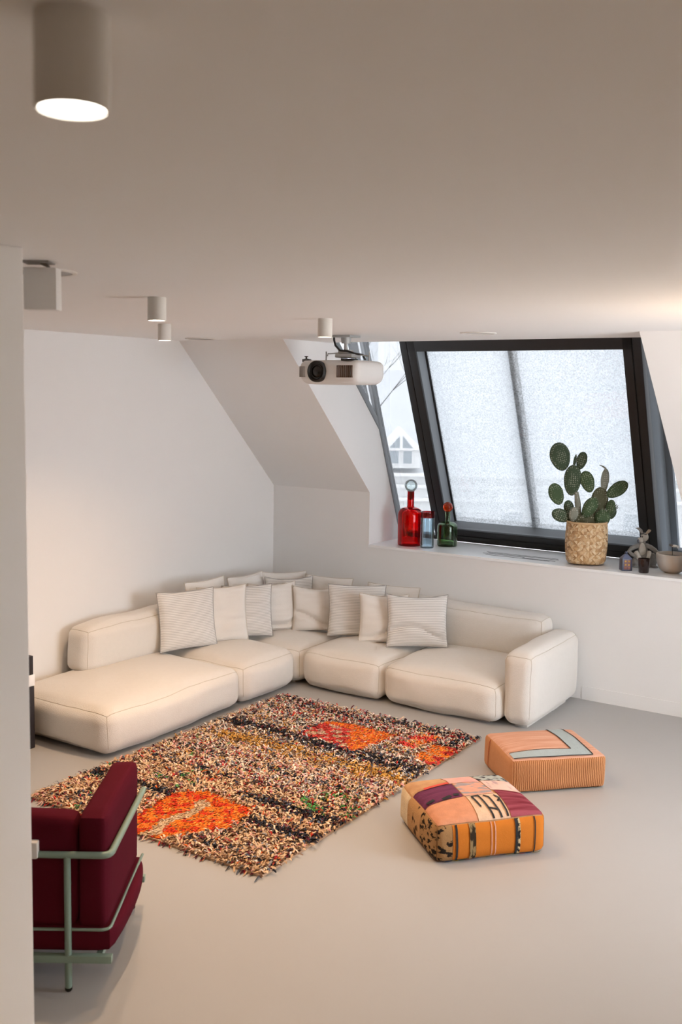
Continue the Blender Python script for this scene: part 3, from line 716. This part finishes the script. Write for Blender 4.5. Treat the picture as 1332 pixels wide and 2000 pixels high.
for y, xs in ((0, (.166, DB - .166)), (WB + .02, (.05, DB - .05))):
    for x in xs:
        g = obj('leg', tube(B(), [(x, y, .012), (x, y, .55)], .0135, 14), M_mint, ch)
        obj('foot', lathe(B(), [(0, 0), (.010, 0), (.0145, .006), (.0145, .016), (0, .016)], 16, (x, y, 0)), M_blk, g)
for y in (0, WB): obj('base_rail', box(B(), -.005, DB, y - .014, y + .014, .121, .150, bev=.002), M_mint, ch)
for x in (.05, DB - .02): obj('base_rail', box(B(), x - .012, x + .012, WB, 0, .121, .145, bev=.002), M_mint, ch)
def cush(name, x0, x1, y0, y1, z0, z1, seed, r=.028, bl=(.012, .012, .012)):
    bm, fn = soft_box(((x1 - x0) / 2, (y1 - y0) / 2, (z1 - z0) / 2), r, bl, 14, .003, seed)
    o = obj(name, bm, M_mar, ch); o.location = ((x0 + x1) / 2, (y0 + y1) / 2, (z0 + z1) / 2); return o
cush('arm_cushion', .017, .135, WB + .02, -.018, .245, .700, 1, bl=(.003, .006, .008))
cush('back_cushion', .140, DB - .14, -.135, -.018, .245, .690, 2)
cush('arm_cushion', DB - .135, DB - .012, WB + .02, -.018, .245, .700, 3, bl=(.028, .006, .008))
cush('seat_base', .0, DB, WB + .02, -.012, .150, .262, 4, bl=(.03, .004, .004))
cush('seat_cushion', .14, DB - .14, WB, -.14, .265, .42, 5, bl=(.01, .01, .03))
tag(obj('rail_clamp', box(B(), .275, .325, -.012, .024, .545, .612, bev=.008), plain('clamp_white', (.72, .70, .68), .5), ch), 'white clamp on the rail')

# dark slim unit half hidden by the partition, beside the chaise
st = empty('side_unit', (.20, -3.20, 0)); tag(st, 'dark slim stand with a white shelf half hidden by the partition beside the chaise', 'stand')
M_dk = plain('dark_stain', (.018, .013, .016), .6)
obj('lower_panel', box(B(), -.10, .255, -.04, .02, 0, .415, bev=.004), M_dk, st)
obj('shelf', box(B(), -.10, .25, -.05, .03, .415, .49, bev=.004), M_sill, st)
obj('upper_panel', box(B(), -.10, .248, -.04, .02, .49, .615, bev=.004), M_dk, st)

# ------------------------------------------------------------------ things on the sill
M_red = glassy('red_glass', (.86, .035, .075), .8, 1.5, gcol=(1, .8, .8))
M_green = glassy('green_glass', (.52, .66, .48), .8, 1.5)
M_blueg = glassy('smoky_blue_glass', (.76, .83, .87), .8, 1.45)
M_clear = glassy('clear_glass', (.86, .93, .94), .9, 1.5)
M_orange = glassy('orange_glass', (.90, .22, .035), .7, 1.5)
M_rimrefl = glassy('rim_reflection_red', (.55, .03, .06), .8, 1.5)  # red reflection at the beaker's top, put into the glass colour
def shell(prof, th=.005):
    return prof + [(max(.002, r - th), z if i else z - th) for i, (r, z) in enumerate(prof[::-1])][:-1] + [(0, prof[0][1] + .012)]
def bottle(loc, R, hb, rn, hn, label, mat, ball_r, ball_mat, ball_label):
    t = empty('glass_bottle', loc); tag(t, label, 'bottle')
    pr = [(0, 0), (R * .93, 0), (R, .012), (R, hb * .80)]
    for k in range(1, 9):
        a = k / 8 * PI / 2; pr.append((rn * 1.12 + (R - rn * 1.12) * math.cos(a), hb * .80 + hb * .20 * math.sin(a)))
    pr += [(rn, hb + .012), (rn, hb + hn), (rn * 1.06, hb + hn + .004)]
    inner = [(max(.004, r - .006), z) for r, z in pr[2:]][::-1]
    obj('body', lathe(B(), pr + inner + [(R * .9, .02), (0, .03)], 48), mat, t)
    sp = obj('stopper', lathe(B(), [(ball_r * math.sin(k / 16 * PI) if 0 < k < 16 else 0, hb + hn + ball_r * .96 - ball_r * math.cos(k / 16 * PI)) for k in range(17)], 32), ball_mat, t); tag(sp, ball_label)
    obj('plug', lathe(B(), [(0, hb + hn - .07), (rn * .72, hb + hn - .07), (rn * .72, hb + hn + .004), (0, hb + hn + .004)], 20), plain('plug_dark', (.05, .006, .012), .4) if 'plug_dark' not in MATS else MATS['plug_dark'], sp)
    return t
pr_ = U(798, 1059, 2, ZS)
bottle((1.345, .20, ZS), .108, .335, .030, .135, 'big red glass bottle with a clear ball stopper on the sill', M_red, .056, M_clear, 'clear glass ball stopper')
bottle((1.625, .365, ZS), .088, .215, .022, .085, 'green glass bottle with an orange ball stopper on the sill', M_green, .044, M_orange, 'orange glass ball stopper')
tb = empty('glass_tumbler', (1.535, .165, ZS)); tag(tb, 'tall smoky blue glass beaker with a red reflection coloured into its rim between the bottles', 'glass')
obj('body', lathe(B(), [(0, 0), (.056, 0), (.059, .008), (.059, .262), (.054, .262), (.054, .02), (0, .016)], 40), M_blueg, tb)
obj('rim', lathe(B(), [(.0595, .262), (.063, .300), (.063, .312), (.057, .312), (.054, .262), (.0595, .262)], 40), M_rimrefl, tb)

# cactus in a woven basket
cac = empty('potted_cactus', (2.925, .235, ZS)); tag(cac, 'prickly pear cactus in a woven bamboo basket on the sill', 'plant')
CB = Vector(cac.location); CD = (CB - CAM).dot(FW)
def sq(a, r, k=3.2):
    ca_, sa_ = abs(math.cos(a)), abs(math.sin(a)); return r / (ca_ ** k + sa_ ** k) ** (1 / k)
def bpoint(a, z, off=0):
    kk = 3.6 - 1.5 * (z / .335); R = .148 + .012 * math.sin(z / .335 * PI) + .006 * z / .335
    R -= .02 * max(0, 1 - z / .03) ** 2
    r = sq(a, R * .97, kk) + off; return Vector((r * math.cos(a + .35), r * math.sin(a + .35), z + .008))
bm = B(); rows = [[bm.verts.new(bpoint(2 * PI * i / 64, z / 14 * .325, -.006)) for i in range(64)] for z in range(15)]
for j in range(14):
    for i in range(64): bm.faces.new((rows[j][i], rows[j][(i + 1) % 64], rows[j + 1][(i + 1) % 64], rows[j + 1][i]))
bm.faces.new(rows[0][::-1])
bk = obj('basket', bm, plain('bamboo_dark', hexc('a97f52'), .7, var=.2, vscale=40), cac)
# twill of split bamboo strips, in two diagonal directions
MB_ = [plain('bamboo_%d' % i, hexc(h), .55, var=.12, vscale=60, bump=.3, bscale=200) for i, h in enumerate(('cfae84', 'c09a6c', 'd8bf9a', 'b08a60'))]
bm = B(); na, nz_ = 44, 12; da = 2 * PI / na; dz = .315 / nz_
for i in range(na):
    for j in range(nz_):
        up = ((i + j) // 2 + (j // 1)) % 2 == 0
        s_ = 1 if (i + 2 * j) % 4 < 2 else -1
        a0 = (i + .5) * da; z0 = (j + .5) * dz + .003
        la, lz = da * 1.25, dz * 1.05; wa, wz = da * .42, dz * .42
        q = []
        for (u_, v_, o_) in ((-1, -1, 0), (1, -1, 0), (1, 1, 0), (-1, 1, 0), (0, -1, .006), (0, 1, .006)):
            aa = a0 + u_ * la * .5 - s_ * v_ * wa; zz = z0 + s_ * u_ * lz * .5 + v_ * wz
            q.append(bm.verts.new(bpoint(aa, max(0, min(.325, zz)), .001 + o_)))
        for f_ in ((q[0], q[4], q[5], q[3]), (q[4], q[1], q[2], q[5])):
            ff = bm.faces.new(f_); ff.material_index = random.choice((0, 0, 1, 2, 3))
wv = obj('weave', bm, MB_, bk, smooth=False); tag(wv, kind='stuff')
obj('rim', tube(B(), [bpoint(2 * PI * i / 60, .325, .002) for i in range(60)], .0085, 8, closed=True), MB_[0], bk)
bm = B(); bm.faces.new([bm.verts.new(bpoint(2 * PI * i / 48, .295, -.008)) for i in range(48)]); obj('soil', bm, plain('potting_soil', (.05, .035, .025), .95, bump=1, bscale=60), cac)
m, t, b = nt('cactus_skin'); b.inputs['Roughness'].default_value = .7; b.inputs['Specular IOR Level'].default_value = .25
tc = N(t, 'ShaderNodeTexCoord'); oi = N(t, 'ShaderNodeObjectInfo')
vo = N(t, 'ShaderNodeTexVoronoi', Scale=62.0); vo.inputs['Randomness'].default_value = .25; t.links.new(tc.outputs['Object'], vo.inputs['Vector'])
cr = N(t, 'ShaderNodeValToRGB'); cr.color_ramp.elements[0].position = .16; cr.color_ramp.elements[1].position = .36
cr.color_ramp.elements[0].color = (.34, .35, .27, 1); cr.color_ramp.elements[1].color = (.055, .085, .048, 1)
n2 = N(t, 'ShaderNodeTexNoise', Scale=9.0); t.links.new(tc.outputs['Object'], n2.inputs['Vector'])
mx = N(t, 'ShaderNodeMix', _data_type='RGBA', _blend_type='MULTIPLY'); mx.inputs['Factor'].default_value = .5
t.links.new(vo.outputs['Distance'], cr.inputs[0]); t.links.new(cr.outputs[0], mx.inputs['A']); t.links.new(n2.outputs['Color'], mx.inputs['B']); t.links.new(cr.outputs[0], b.inputs['Base Color'])
bp = N(t, 'ShaderNodeBump', Strength=.5, Distance=.004); bp.invert = True; t.links.new(vo.outputs['Distance'], bp.inputs['Height']); t.links.new(bp.outputs['Normal'], b.inputs['Normal'])
M_cac = m
def cac_var(name, c0, c1):
    m2 = M_cac.copy(); m2.name = name; r_ = [n for n in m2.node_tree.nodes if n.type == 'VALTORGB'][0].color_ramp
    r_.elements[0].color = (*c0, 1); r_.elements[1].color = (*c1, 1); return m2
M_cacg = cac_var('cactus_skin_green', (.32, .35, .24), (.06, .10, .045)); M_cacb = cac_var('cactus_skin_brown', (.40, .38, .28), (.10, .10, .055)); M_cacw = cac_var('cactus_wool', (.62, .60, .54), (.26, .27, .22))
RZ = math.atan2(RT.y, RT.x)
def pad(cx_, cy_, w_, h_, tilt, dd=0, yaw=0, mat=M_cac, thick=.34, spines=True):
    px_, py_ = 1040 + cx_ * .2192, 840 + cy_ * .2192; d = CD + dd
    k = .2192 * d / FPX; c_ = D(px_, py_, d) - CB; hw, hh = w_ * k * .55, h_ * k * .56
    bm = B(); bmesh.ops.create_uvsphere(bm, u_segments=24, v_segments=16, radius=1)
    for v in bm.verts:
        z = v.co.z; ww = 1 - .16 * (1 - z) * .5 * (1 if z < 0 else .6)   # egg shape: narrower at the joint
        v.co = Vector((v.co.x * hw * ww, v.co.y * min(hw, hh) * thick, z * hh))
    if spines:                              # fine pale spines
        vs_ = [v.co.copy() for v in bm.verts]; nn_ = [v.co.normalized() for v in bm.verts]
        for q in range(70):
            i = random.randrange(len(vs_)); p_ = vs_[i]; n_ = (nn_[i] + Vector((random.uniform(-.6, .6), random.uniform(-.6, .6), random.uniform(-.6, .6)))).normalized() * random.uniform(.008, .02)
            s1 = Vector((random.uniform(-1, 1), random.uniform(-1, 1), random.uniform(-1, 1))).normalized() * .0009
            f_ = bm.faces.new([bm.verts.new(p_ + s1), bm.verts.new(p_ - s1), bm.verts.new(p_ + n_)]); f_.material_index = 1
    o = obj('pad', bm, [mat, M_spine], cac, normals=False); o.location = c_; o.rotation_euler = (0, math.radians(tilt), RZ + math.radians(yaw)); return o
M_spine = plain('spine_white', (.72, .70, .62), .8)
pad(247, 237, 185, 232, -18, .02, 12); pad(438, 272, 92, 145, 14, .0, -30); pad(378, 275, 36, 100, 14, .03, 40, M_cac, .5)
pad(357, 447, 150, 246, 3, .0, -5, M_cac, .42); pad(212, 570, 132, 182, -24, .02, 10, M_cacg); pad(325, 695, 98, 130, -20, .05, 20); pad(255, 762, 112, 158, -68, -.02, 0)
pad(490, 460, 118, 178, -18, -.02, -8, M_cacg); pad(645, 450, 82, 190, 4, .03, 20, M_cacw); pad(755, 530, 122, 200, 58, .0, 8, M_cacg)
pad(595, 640, 150, 240, 6, .04, 0, M_cacb); pad(510, 690, 120, 180, 30, -.06, 0, M_cacg, .5); pad(695, 692, 78, 130, 10, .0, -15, M_cacg); pad(620, 790, 135, 150, 10, -.05, 0, M_cacg, .6)
pad(715, 745, 60, 92, 22, .05, 10); pad(470, 812, 240, 150, 0, .0, 0, M_cacb, .8); pad(365, 752, 80, 120, 6, -.06, 0, M_cacw, .6); pad(540, 800, 190, 170, 0, .02, 0, M_cacb, .7)
def cpt(cx_, cy_, dd=0): return D(1040 + cx_ * .2192, 840 + cy_ * .2192, CD + dd) - CB
obj('stem', tube(B(), [cpt(392, 550), cpt(402, 640), cpt(410, 730), cpt(412, 800)], [.016, .024, .022, .024], 12), M_cacw, cac)
obj('shoot', tube(B(), [cpt(655, 362), cpt(648, 340), cpt(625, 322), cpt(598, 312)], [.009, .008, .006, .003], 8), M_cacw, cac)
for a_, b_ in (((722, 700), (752, 660)), ((728, 705), (764, 672)), ((722, 720), (764, 690))): obj('shoot', tube(B(), [cpt(*a_), cpt(*b_)], [.006, .0025], 6), M_cac, cac)

# small lantern, candle glass, figurine, bowl: photo crop coordinates give the outlines, the sill gives the distance
def KP(cx_, cy_, d): return D(1180 + cx_ * .1141, 1000 + cy_ * .1141, d)
ln_ = empty('lantern', (3.285, .115, ZS), RZ + .1); tag(ln_, 'small dark blue house-shaped lantern with amber dots on the sill', 'lantern')
M_navy = plain('navy_glaze', (.045, .055, .10), .35)
w2 = .040
obj('body', box(B(), -w2, w2, -w2 * .8, w2 * .8, 0, .092, bev=.004), M_navy, ln_)
bm = B(); v = [bm.verts.new(q) for q in ((-w2, -w2 * .8, .092), (w2, -w2 * .8, .092), (w2, w2 * .8, .092), (-w2, w2 * .8, .092), (-.011, -.008, .125), (.011, -.008, .125), (.011, .008, .125), (-.011, .008, .125))]
for f_ in ((0, 1, 5, 4), (1, 2, 6, 5), (2, 3, 7, 6), (3, 0, 4, 7), (4, 5, 6, 7)): bm.faces.new([v[i] for i in f_])
obj('roof', bm, plain('blue_grey_glaze', (.12, .14, .22), .35), ln_, smooth=False)
obj('knob', ellipsoid(B(), (0, 0, .135), (.012, .012, .012)), M_navy, ln_)
obj('panel', box(B(), -.027, .027, -w2 * .8 - .0012, -w2 * .8 + .002, .010, .086), plain('brick_glaze', (.13, .03, .025), .4), ln_, smooth=False)
for i, z in enumerate((.073, .046)):
    for x in (-.013, .013): obj('dot', ellipsoid(B(), (x, -w2 * .8, z), (.0085, .003, .0085), u=12, v=8), plain('amber_glaze', (.50, .26, .035), .35) if 'amber_glaze' not in MATS else MATS['amber_glaze'], ln_)
for x in (-.013, .013): obj('door', box(B(), x - .009, x + .009, -w2 * .8 - .003, -w2 * .8, .012, .033, bev=.003), plain('rust_glaze', (.22, .06, .035), .4) if 'rust_glaze' not in MATS else MATS['rust_glaze'], ln_)
cg = empty('candle_glass', (3.43, .095, ZS)); tag(cg, 'small dark brown candle glass in front of the figurine', 'candle')
obj('glass', lathe(B(), [(0, 0), (.034, 0), (.038, .005), (.044, .108), (.041, .108), (.036, .014), (0, .012)], 32), plain('dark_amber_glass', (.012, .004, .004), .08, spec=.6), cg)
obj('wax', lathe(B(), [(0, .05), (.037, .05), (.038, .082), (0, .08)], 24), plain('dark_wax', (.05, .012, .008), .5), cg)
bo = empty('ceramic_bowl', (3.60, .235, ZS)); tag(bo, 'round pale stoneware bowl standing at the end of the sill', 'bowl')
m, t, b = nt('stoneware'); b.inputs['Roughness'].default_value = .75
tc = N(t, 'ShaderNodeTexCoord'); nz = N(t, 'ShaderNodeTexNoise', Scale=7.0, Detail=4.0); t.links.new(tc.outputs['Object'], nz.inputs['Vector'])
cr = N(t, 'ShaderNodeValToRGB'); cr.color_ramp.elements[0].position = .38; cr.color_ramp.elements[1].position = .66; cr.color_ramp.elements[0].color = (.52, .50, .47, 1); cr.color_ramp.elements[1].color = (.56, .44, .34, 1)
t.links.new(nz.outputs['Fac'], cr.inputs[0]); t.links.new(cr.outputs[0], b.inputs['Base Color']); M_stone = m
pb = [(0, 0), (.050, 0), (.056, .006)] + [(.056 + .060 * math.sin(k / 8 * PI / 2), .006 + .12 * (1 - math.cos(k / 8 * PI / 2))) for k in range(1, 9)] + [(.118, .140), (.116, .146), (.109, .146), (.107, .140)]
obj('body', lathe(B(), pb + [(.104, .12), (.05, .10), (0, .098)], 48), M_stone, bo)
obj('fill', lathe(B(), [(0, .121), (.06, .122), (.1055, .120), (.1055, .110), (0, .110)], 36), plain('dark_gravel', (.10, .095, .09), .9, bump=1, bscale=90), bo)
bd = empty('wire_bird', (3.60, .235, ZS + .118)); tag(bd, 'tiny white bird on a wire stuck in the stoneware bowl', 'figurine')
obj('wire', tube(B(), [(0, 0, 0), (.001, 0, .04), (0, 0, .075)], .0018, 6), M_blk, bd)
obj('body', ellipsoid(B(), (.010, .006, .085), (.024, .010, .011), u=14, v=8), M_sill, bd)
obj('wing', ellipsoid(B(), (-.012, -.004, .092), (.016, .006, .008), u=12, v=8), M_grey, bd)
obj('tail', ellipsoid(B(), (.034, .020, .078), (.010, .004, .012), u=12, v=8), M_sill, bd)
fg = empty('animal_figurine', (3.385, .36, ZS)); tag(fg, 'seated grey long-eared animal figurine with drooping arms on the sill', 'figurine')
FB = Vector(fg.location); FDd = (FB - CAM).dot(FW); kf = .1141 * FDd / FPX
M_fg = plain('grey_plush', (.25, .245, .235), .9, var=.25, vscale=60, bump=1, bscale=140); M_fl = plain('pale_grey_plush', (.50, .48, .44), .9, var=.15, vscale=50, bump=.6, bscale=140)
def fp(x, y, dd=0): return KP(x, y, FDd + dd) - FB
def fe(name, x, y, w_, h_, dd=0, tilt=0, mat=M_fg, dep=.8):
    o = obj(name, ellipsoid(B(), (0, 0, 0), (w_ * kf / 2, min(w_, h_) * kf / 2 * dep, h_ * kf / 2), u=16, v=10), mat, fg); o.location = fp(x, y, dd); o.rotation_euler = (0, math.radians(tilt), RZ); return o
def ft(name, pts, rr, mat=M_fg): return obj(name, tube(B(), [fp(*p) for p in pts], [r_ * kf for r_ in rr], 12), mat, fg)
ft('body', [(655, 470, .02), (655, 560, .02), (660, 660, .02), (670, 760, .02), (670, 860, .02), (670, 950, .02)], [50, 58, 88, 120, 150, 120])
fe('bib', 655, 650, 120, 260, -.02, -8, M_fl, .5)
fe('head', 690, 430, 140, 150, .01, 10, M_fl); fe('muzzle', 622, 480, 105, 90, -.03, 20, M_fl); fe('nose', 583, 495, 40, 60, -.05, 0, plain('slate_nose', (.08, .085, .11), .6))
for x, y in ((655, 425), (625, 420)): fe('eye', x, y, 20, 22, -.042, 0, M_blk)
ft('brow', [(620, 380, -.035), (680, 372, -.035), (725, 388, -.02)], [8, 9, 6], M_blk)
ft('ear', [(655, 370, .0), (630, 320, 0), (595, 285, 0), (545, 272, 0)], [16, 28, 24, 5]); ft('ear', [(715, 375, 0), (745, 345, 0), (775, 318, 0), (795, 318, -.01)], [16, 24, 28, 12], plain('tan_plush', (.42, .34, .26), .9))
ft('arm', [(610, 570, 0), (540, 590, -.02), (465, 625, -.02), (425, 670, -.02), (470, 720, -.03), (560, 770, -.05)], [40, 40, 38, 34, 30, 26]); ft('arm', [(715, 570, 0), (790, 600, -.02), (870, 655, -.02), (925, 715, -.02), (880, 770, -.02)], [40, 40, 38, 36, 28])
fe('haunch', 560, 860, 190, 200, -.01, 0); fe('haunch', 830, 830, 150, 270, -.01, 0)
fe('paw', 595, 785, 85, 70, -.06, 0, M_fl); fe('paw', 755, 775, 65, 55, -.06, 0, M_fl); ft('leg', [(545, 690, -.03), (580, 740, -.05), (595, 785, -.06)], [45, 40, 34], M_fl); ft('leg', [(770, 690, -.03), (765, 735, -.05), (755, 775, -.06)], [40, 36, 28], M_fl)
fe('foot', 870, 945, 120, 70, -.03, 20); fe('foot', 520, 925, 100, 50, -.03, 0)

# ------------------------------------------------------------------ outside: the house across the street
ex = D(785, 880, 42); out = empty('house_across', (ex.x, ex.y, ex.z), RZ); tag(out, 'pale facade across the street with a gabled attic window', 'building')
M_fac = plain('pale_render', (.80, .81, .81), .9, var=.04, vscale=.8); M_fac2 = plain('white_trim_outside', (.90, .90, .90), .8); M_opane = plain('grey_panes', (.38, .42, .45), .3); M_roof = plain('pale_roof', (.68, .70, .72), .9, var=.08, vscale=.7)
def ob(name, x0, x1, y0, y1, z0, z1, mat, par=out): return obj(name, box(B(), x0, x1, y0, y1, z0, z1), mat, par, smooth=False)
ob('facade', -14, 26, .8, 4, -14, -1.0, M_fac)
bm = B(); prism(bm, [(.8, -1.0), (5.6, 5.2), (6.2, 5.2), (4, -1.0)], -14, 26); obj('roof', bm, M_roof, out, smooth=False)
for z in (-1.0, -1.5, -2.05, -4.6, -5.1): ob('cornice', -14, 26, .35 + .15 * (z < -1.2), .9, z - .10, z + .04, M_fac2)
ob('dormer_wall', -.85, .78, .25, 3.2, -.75, .05, M_fac)
bm = B(); a = [bm.verts.new(q) for q in ((-.95, .1, .02), (.88, .1, .02), (-.035, .1, .95), (-.95, 3.2, .02), (.88, 3.2, .02), (-.035, 3.2, .95))]
for f_ in ((0, 1, 2), (3, 5, 4), (0, 2, 5, 3), (1, 4, 5, 2), (0, 3, 4, 1)): bm.faces.new([a[i] for i in f_])
obj('dormer_gable', bm, M_fac2, out, smooth=False)
for x0, x1 in ((-.52, -.09), (.04, .46)):
    f_ = ob('window', x0, x1, .18, .26, -.60, .02, M_fac2); obj('pane', box(B(), x0 + .03, x1 - .03, .16, .2, -.55, -.03), M_opane, f_, smooth=False)
for pts in (((-.52, .10), (-.09, .10), (-.09, .60)), ((.04, .10), (.46, .10), (.04, .60))):
    bm = B(); a = [bm.verts.new((x, .08, z)) for x, z in pts]; b_ = [bm.verts.new((x, .2, z)) for x, z in pts]
    bm.faces.new(a); bm.faces.new(b_[::-1])
    for i in range(3): bm.faces.new((a[i], b_[i], b_[(i + 1) % 3], a[(i + 1) % 3]))
    obj('gable_pane', bm, M_opane, out, smooth=False)
for x in (-9, -6.4, -3.8, -.6, 1.6, 4.2, 6.8, 9.4, 12, 14.6):
    f_ = ob('window', x, x + 1.1, .7, .85, -4.2, -2.5, M_fac2); obj('pane', box(B(), x + .1, x + 1.0, .68, .75, -4.1, -2.6), M_opane, f_, smooth=False)
ob('chimney', -.9, .3, 4.2, 5.0, 3.0, 6.2, M_fac)
# bare tree between the houses
tr = empty('bare_tree', D(735, 900, 30)); tag(tr, 'bare dark twigs of a street tree outside the side pane', 'tree')
tr.location.z = -9
bm = B(); rnd = random.Random(5)
def grow(p, d, L, r, lev):
    q = p + d * L; tube(bm, [p, (p + q) / 2 + Vector((rnd.uniform(-.04, .04), 0, rnd.uniform(-.04, .04))) * L, q], [r, r * .85, r * .65], 5)
    if lev:
        for k in range(3):
            dd = (d + Vector((rnd.uniform(-.8, .8), rnd.uniform(-.8, .8), rnd.uniform(-.15, .6)))).normalized(); grow(q, dd, L * rnd.uniform(.55, .75), r * .55, lev - 1)
grow(Vector((-.6, 0, 0)), Vector((0, 0, 1)), 8.2, .08, 0); grow(Vector((-.6, 0, 8.2)), Vector((.05, 0, 1)).normalized(), 2.2, .035, 4)
obj('trunk', bm, plain('bark', (.10, .095, .09), .9), tr)
st = bpy.data.objects.new('ground_outside', None)
struct('ground_outside', box(B(), -70, 70, .9, 90, -12.4, -12), plain('pale_paving', (.55, .55, .54), .9), 'pale street far below the window', smooth=False)
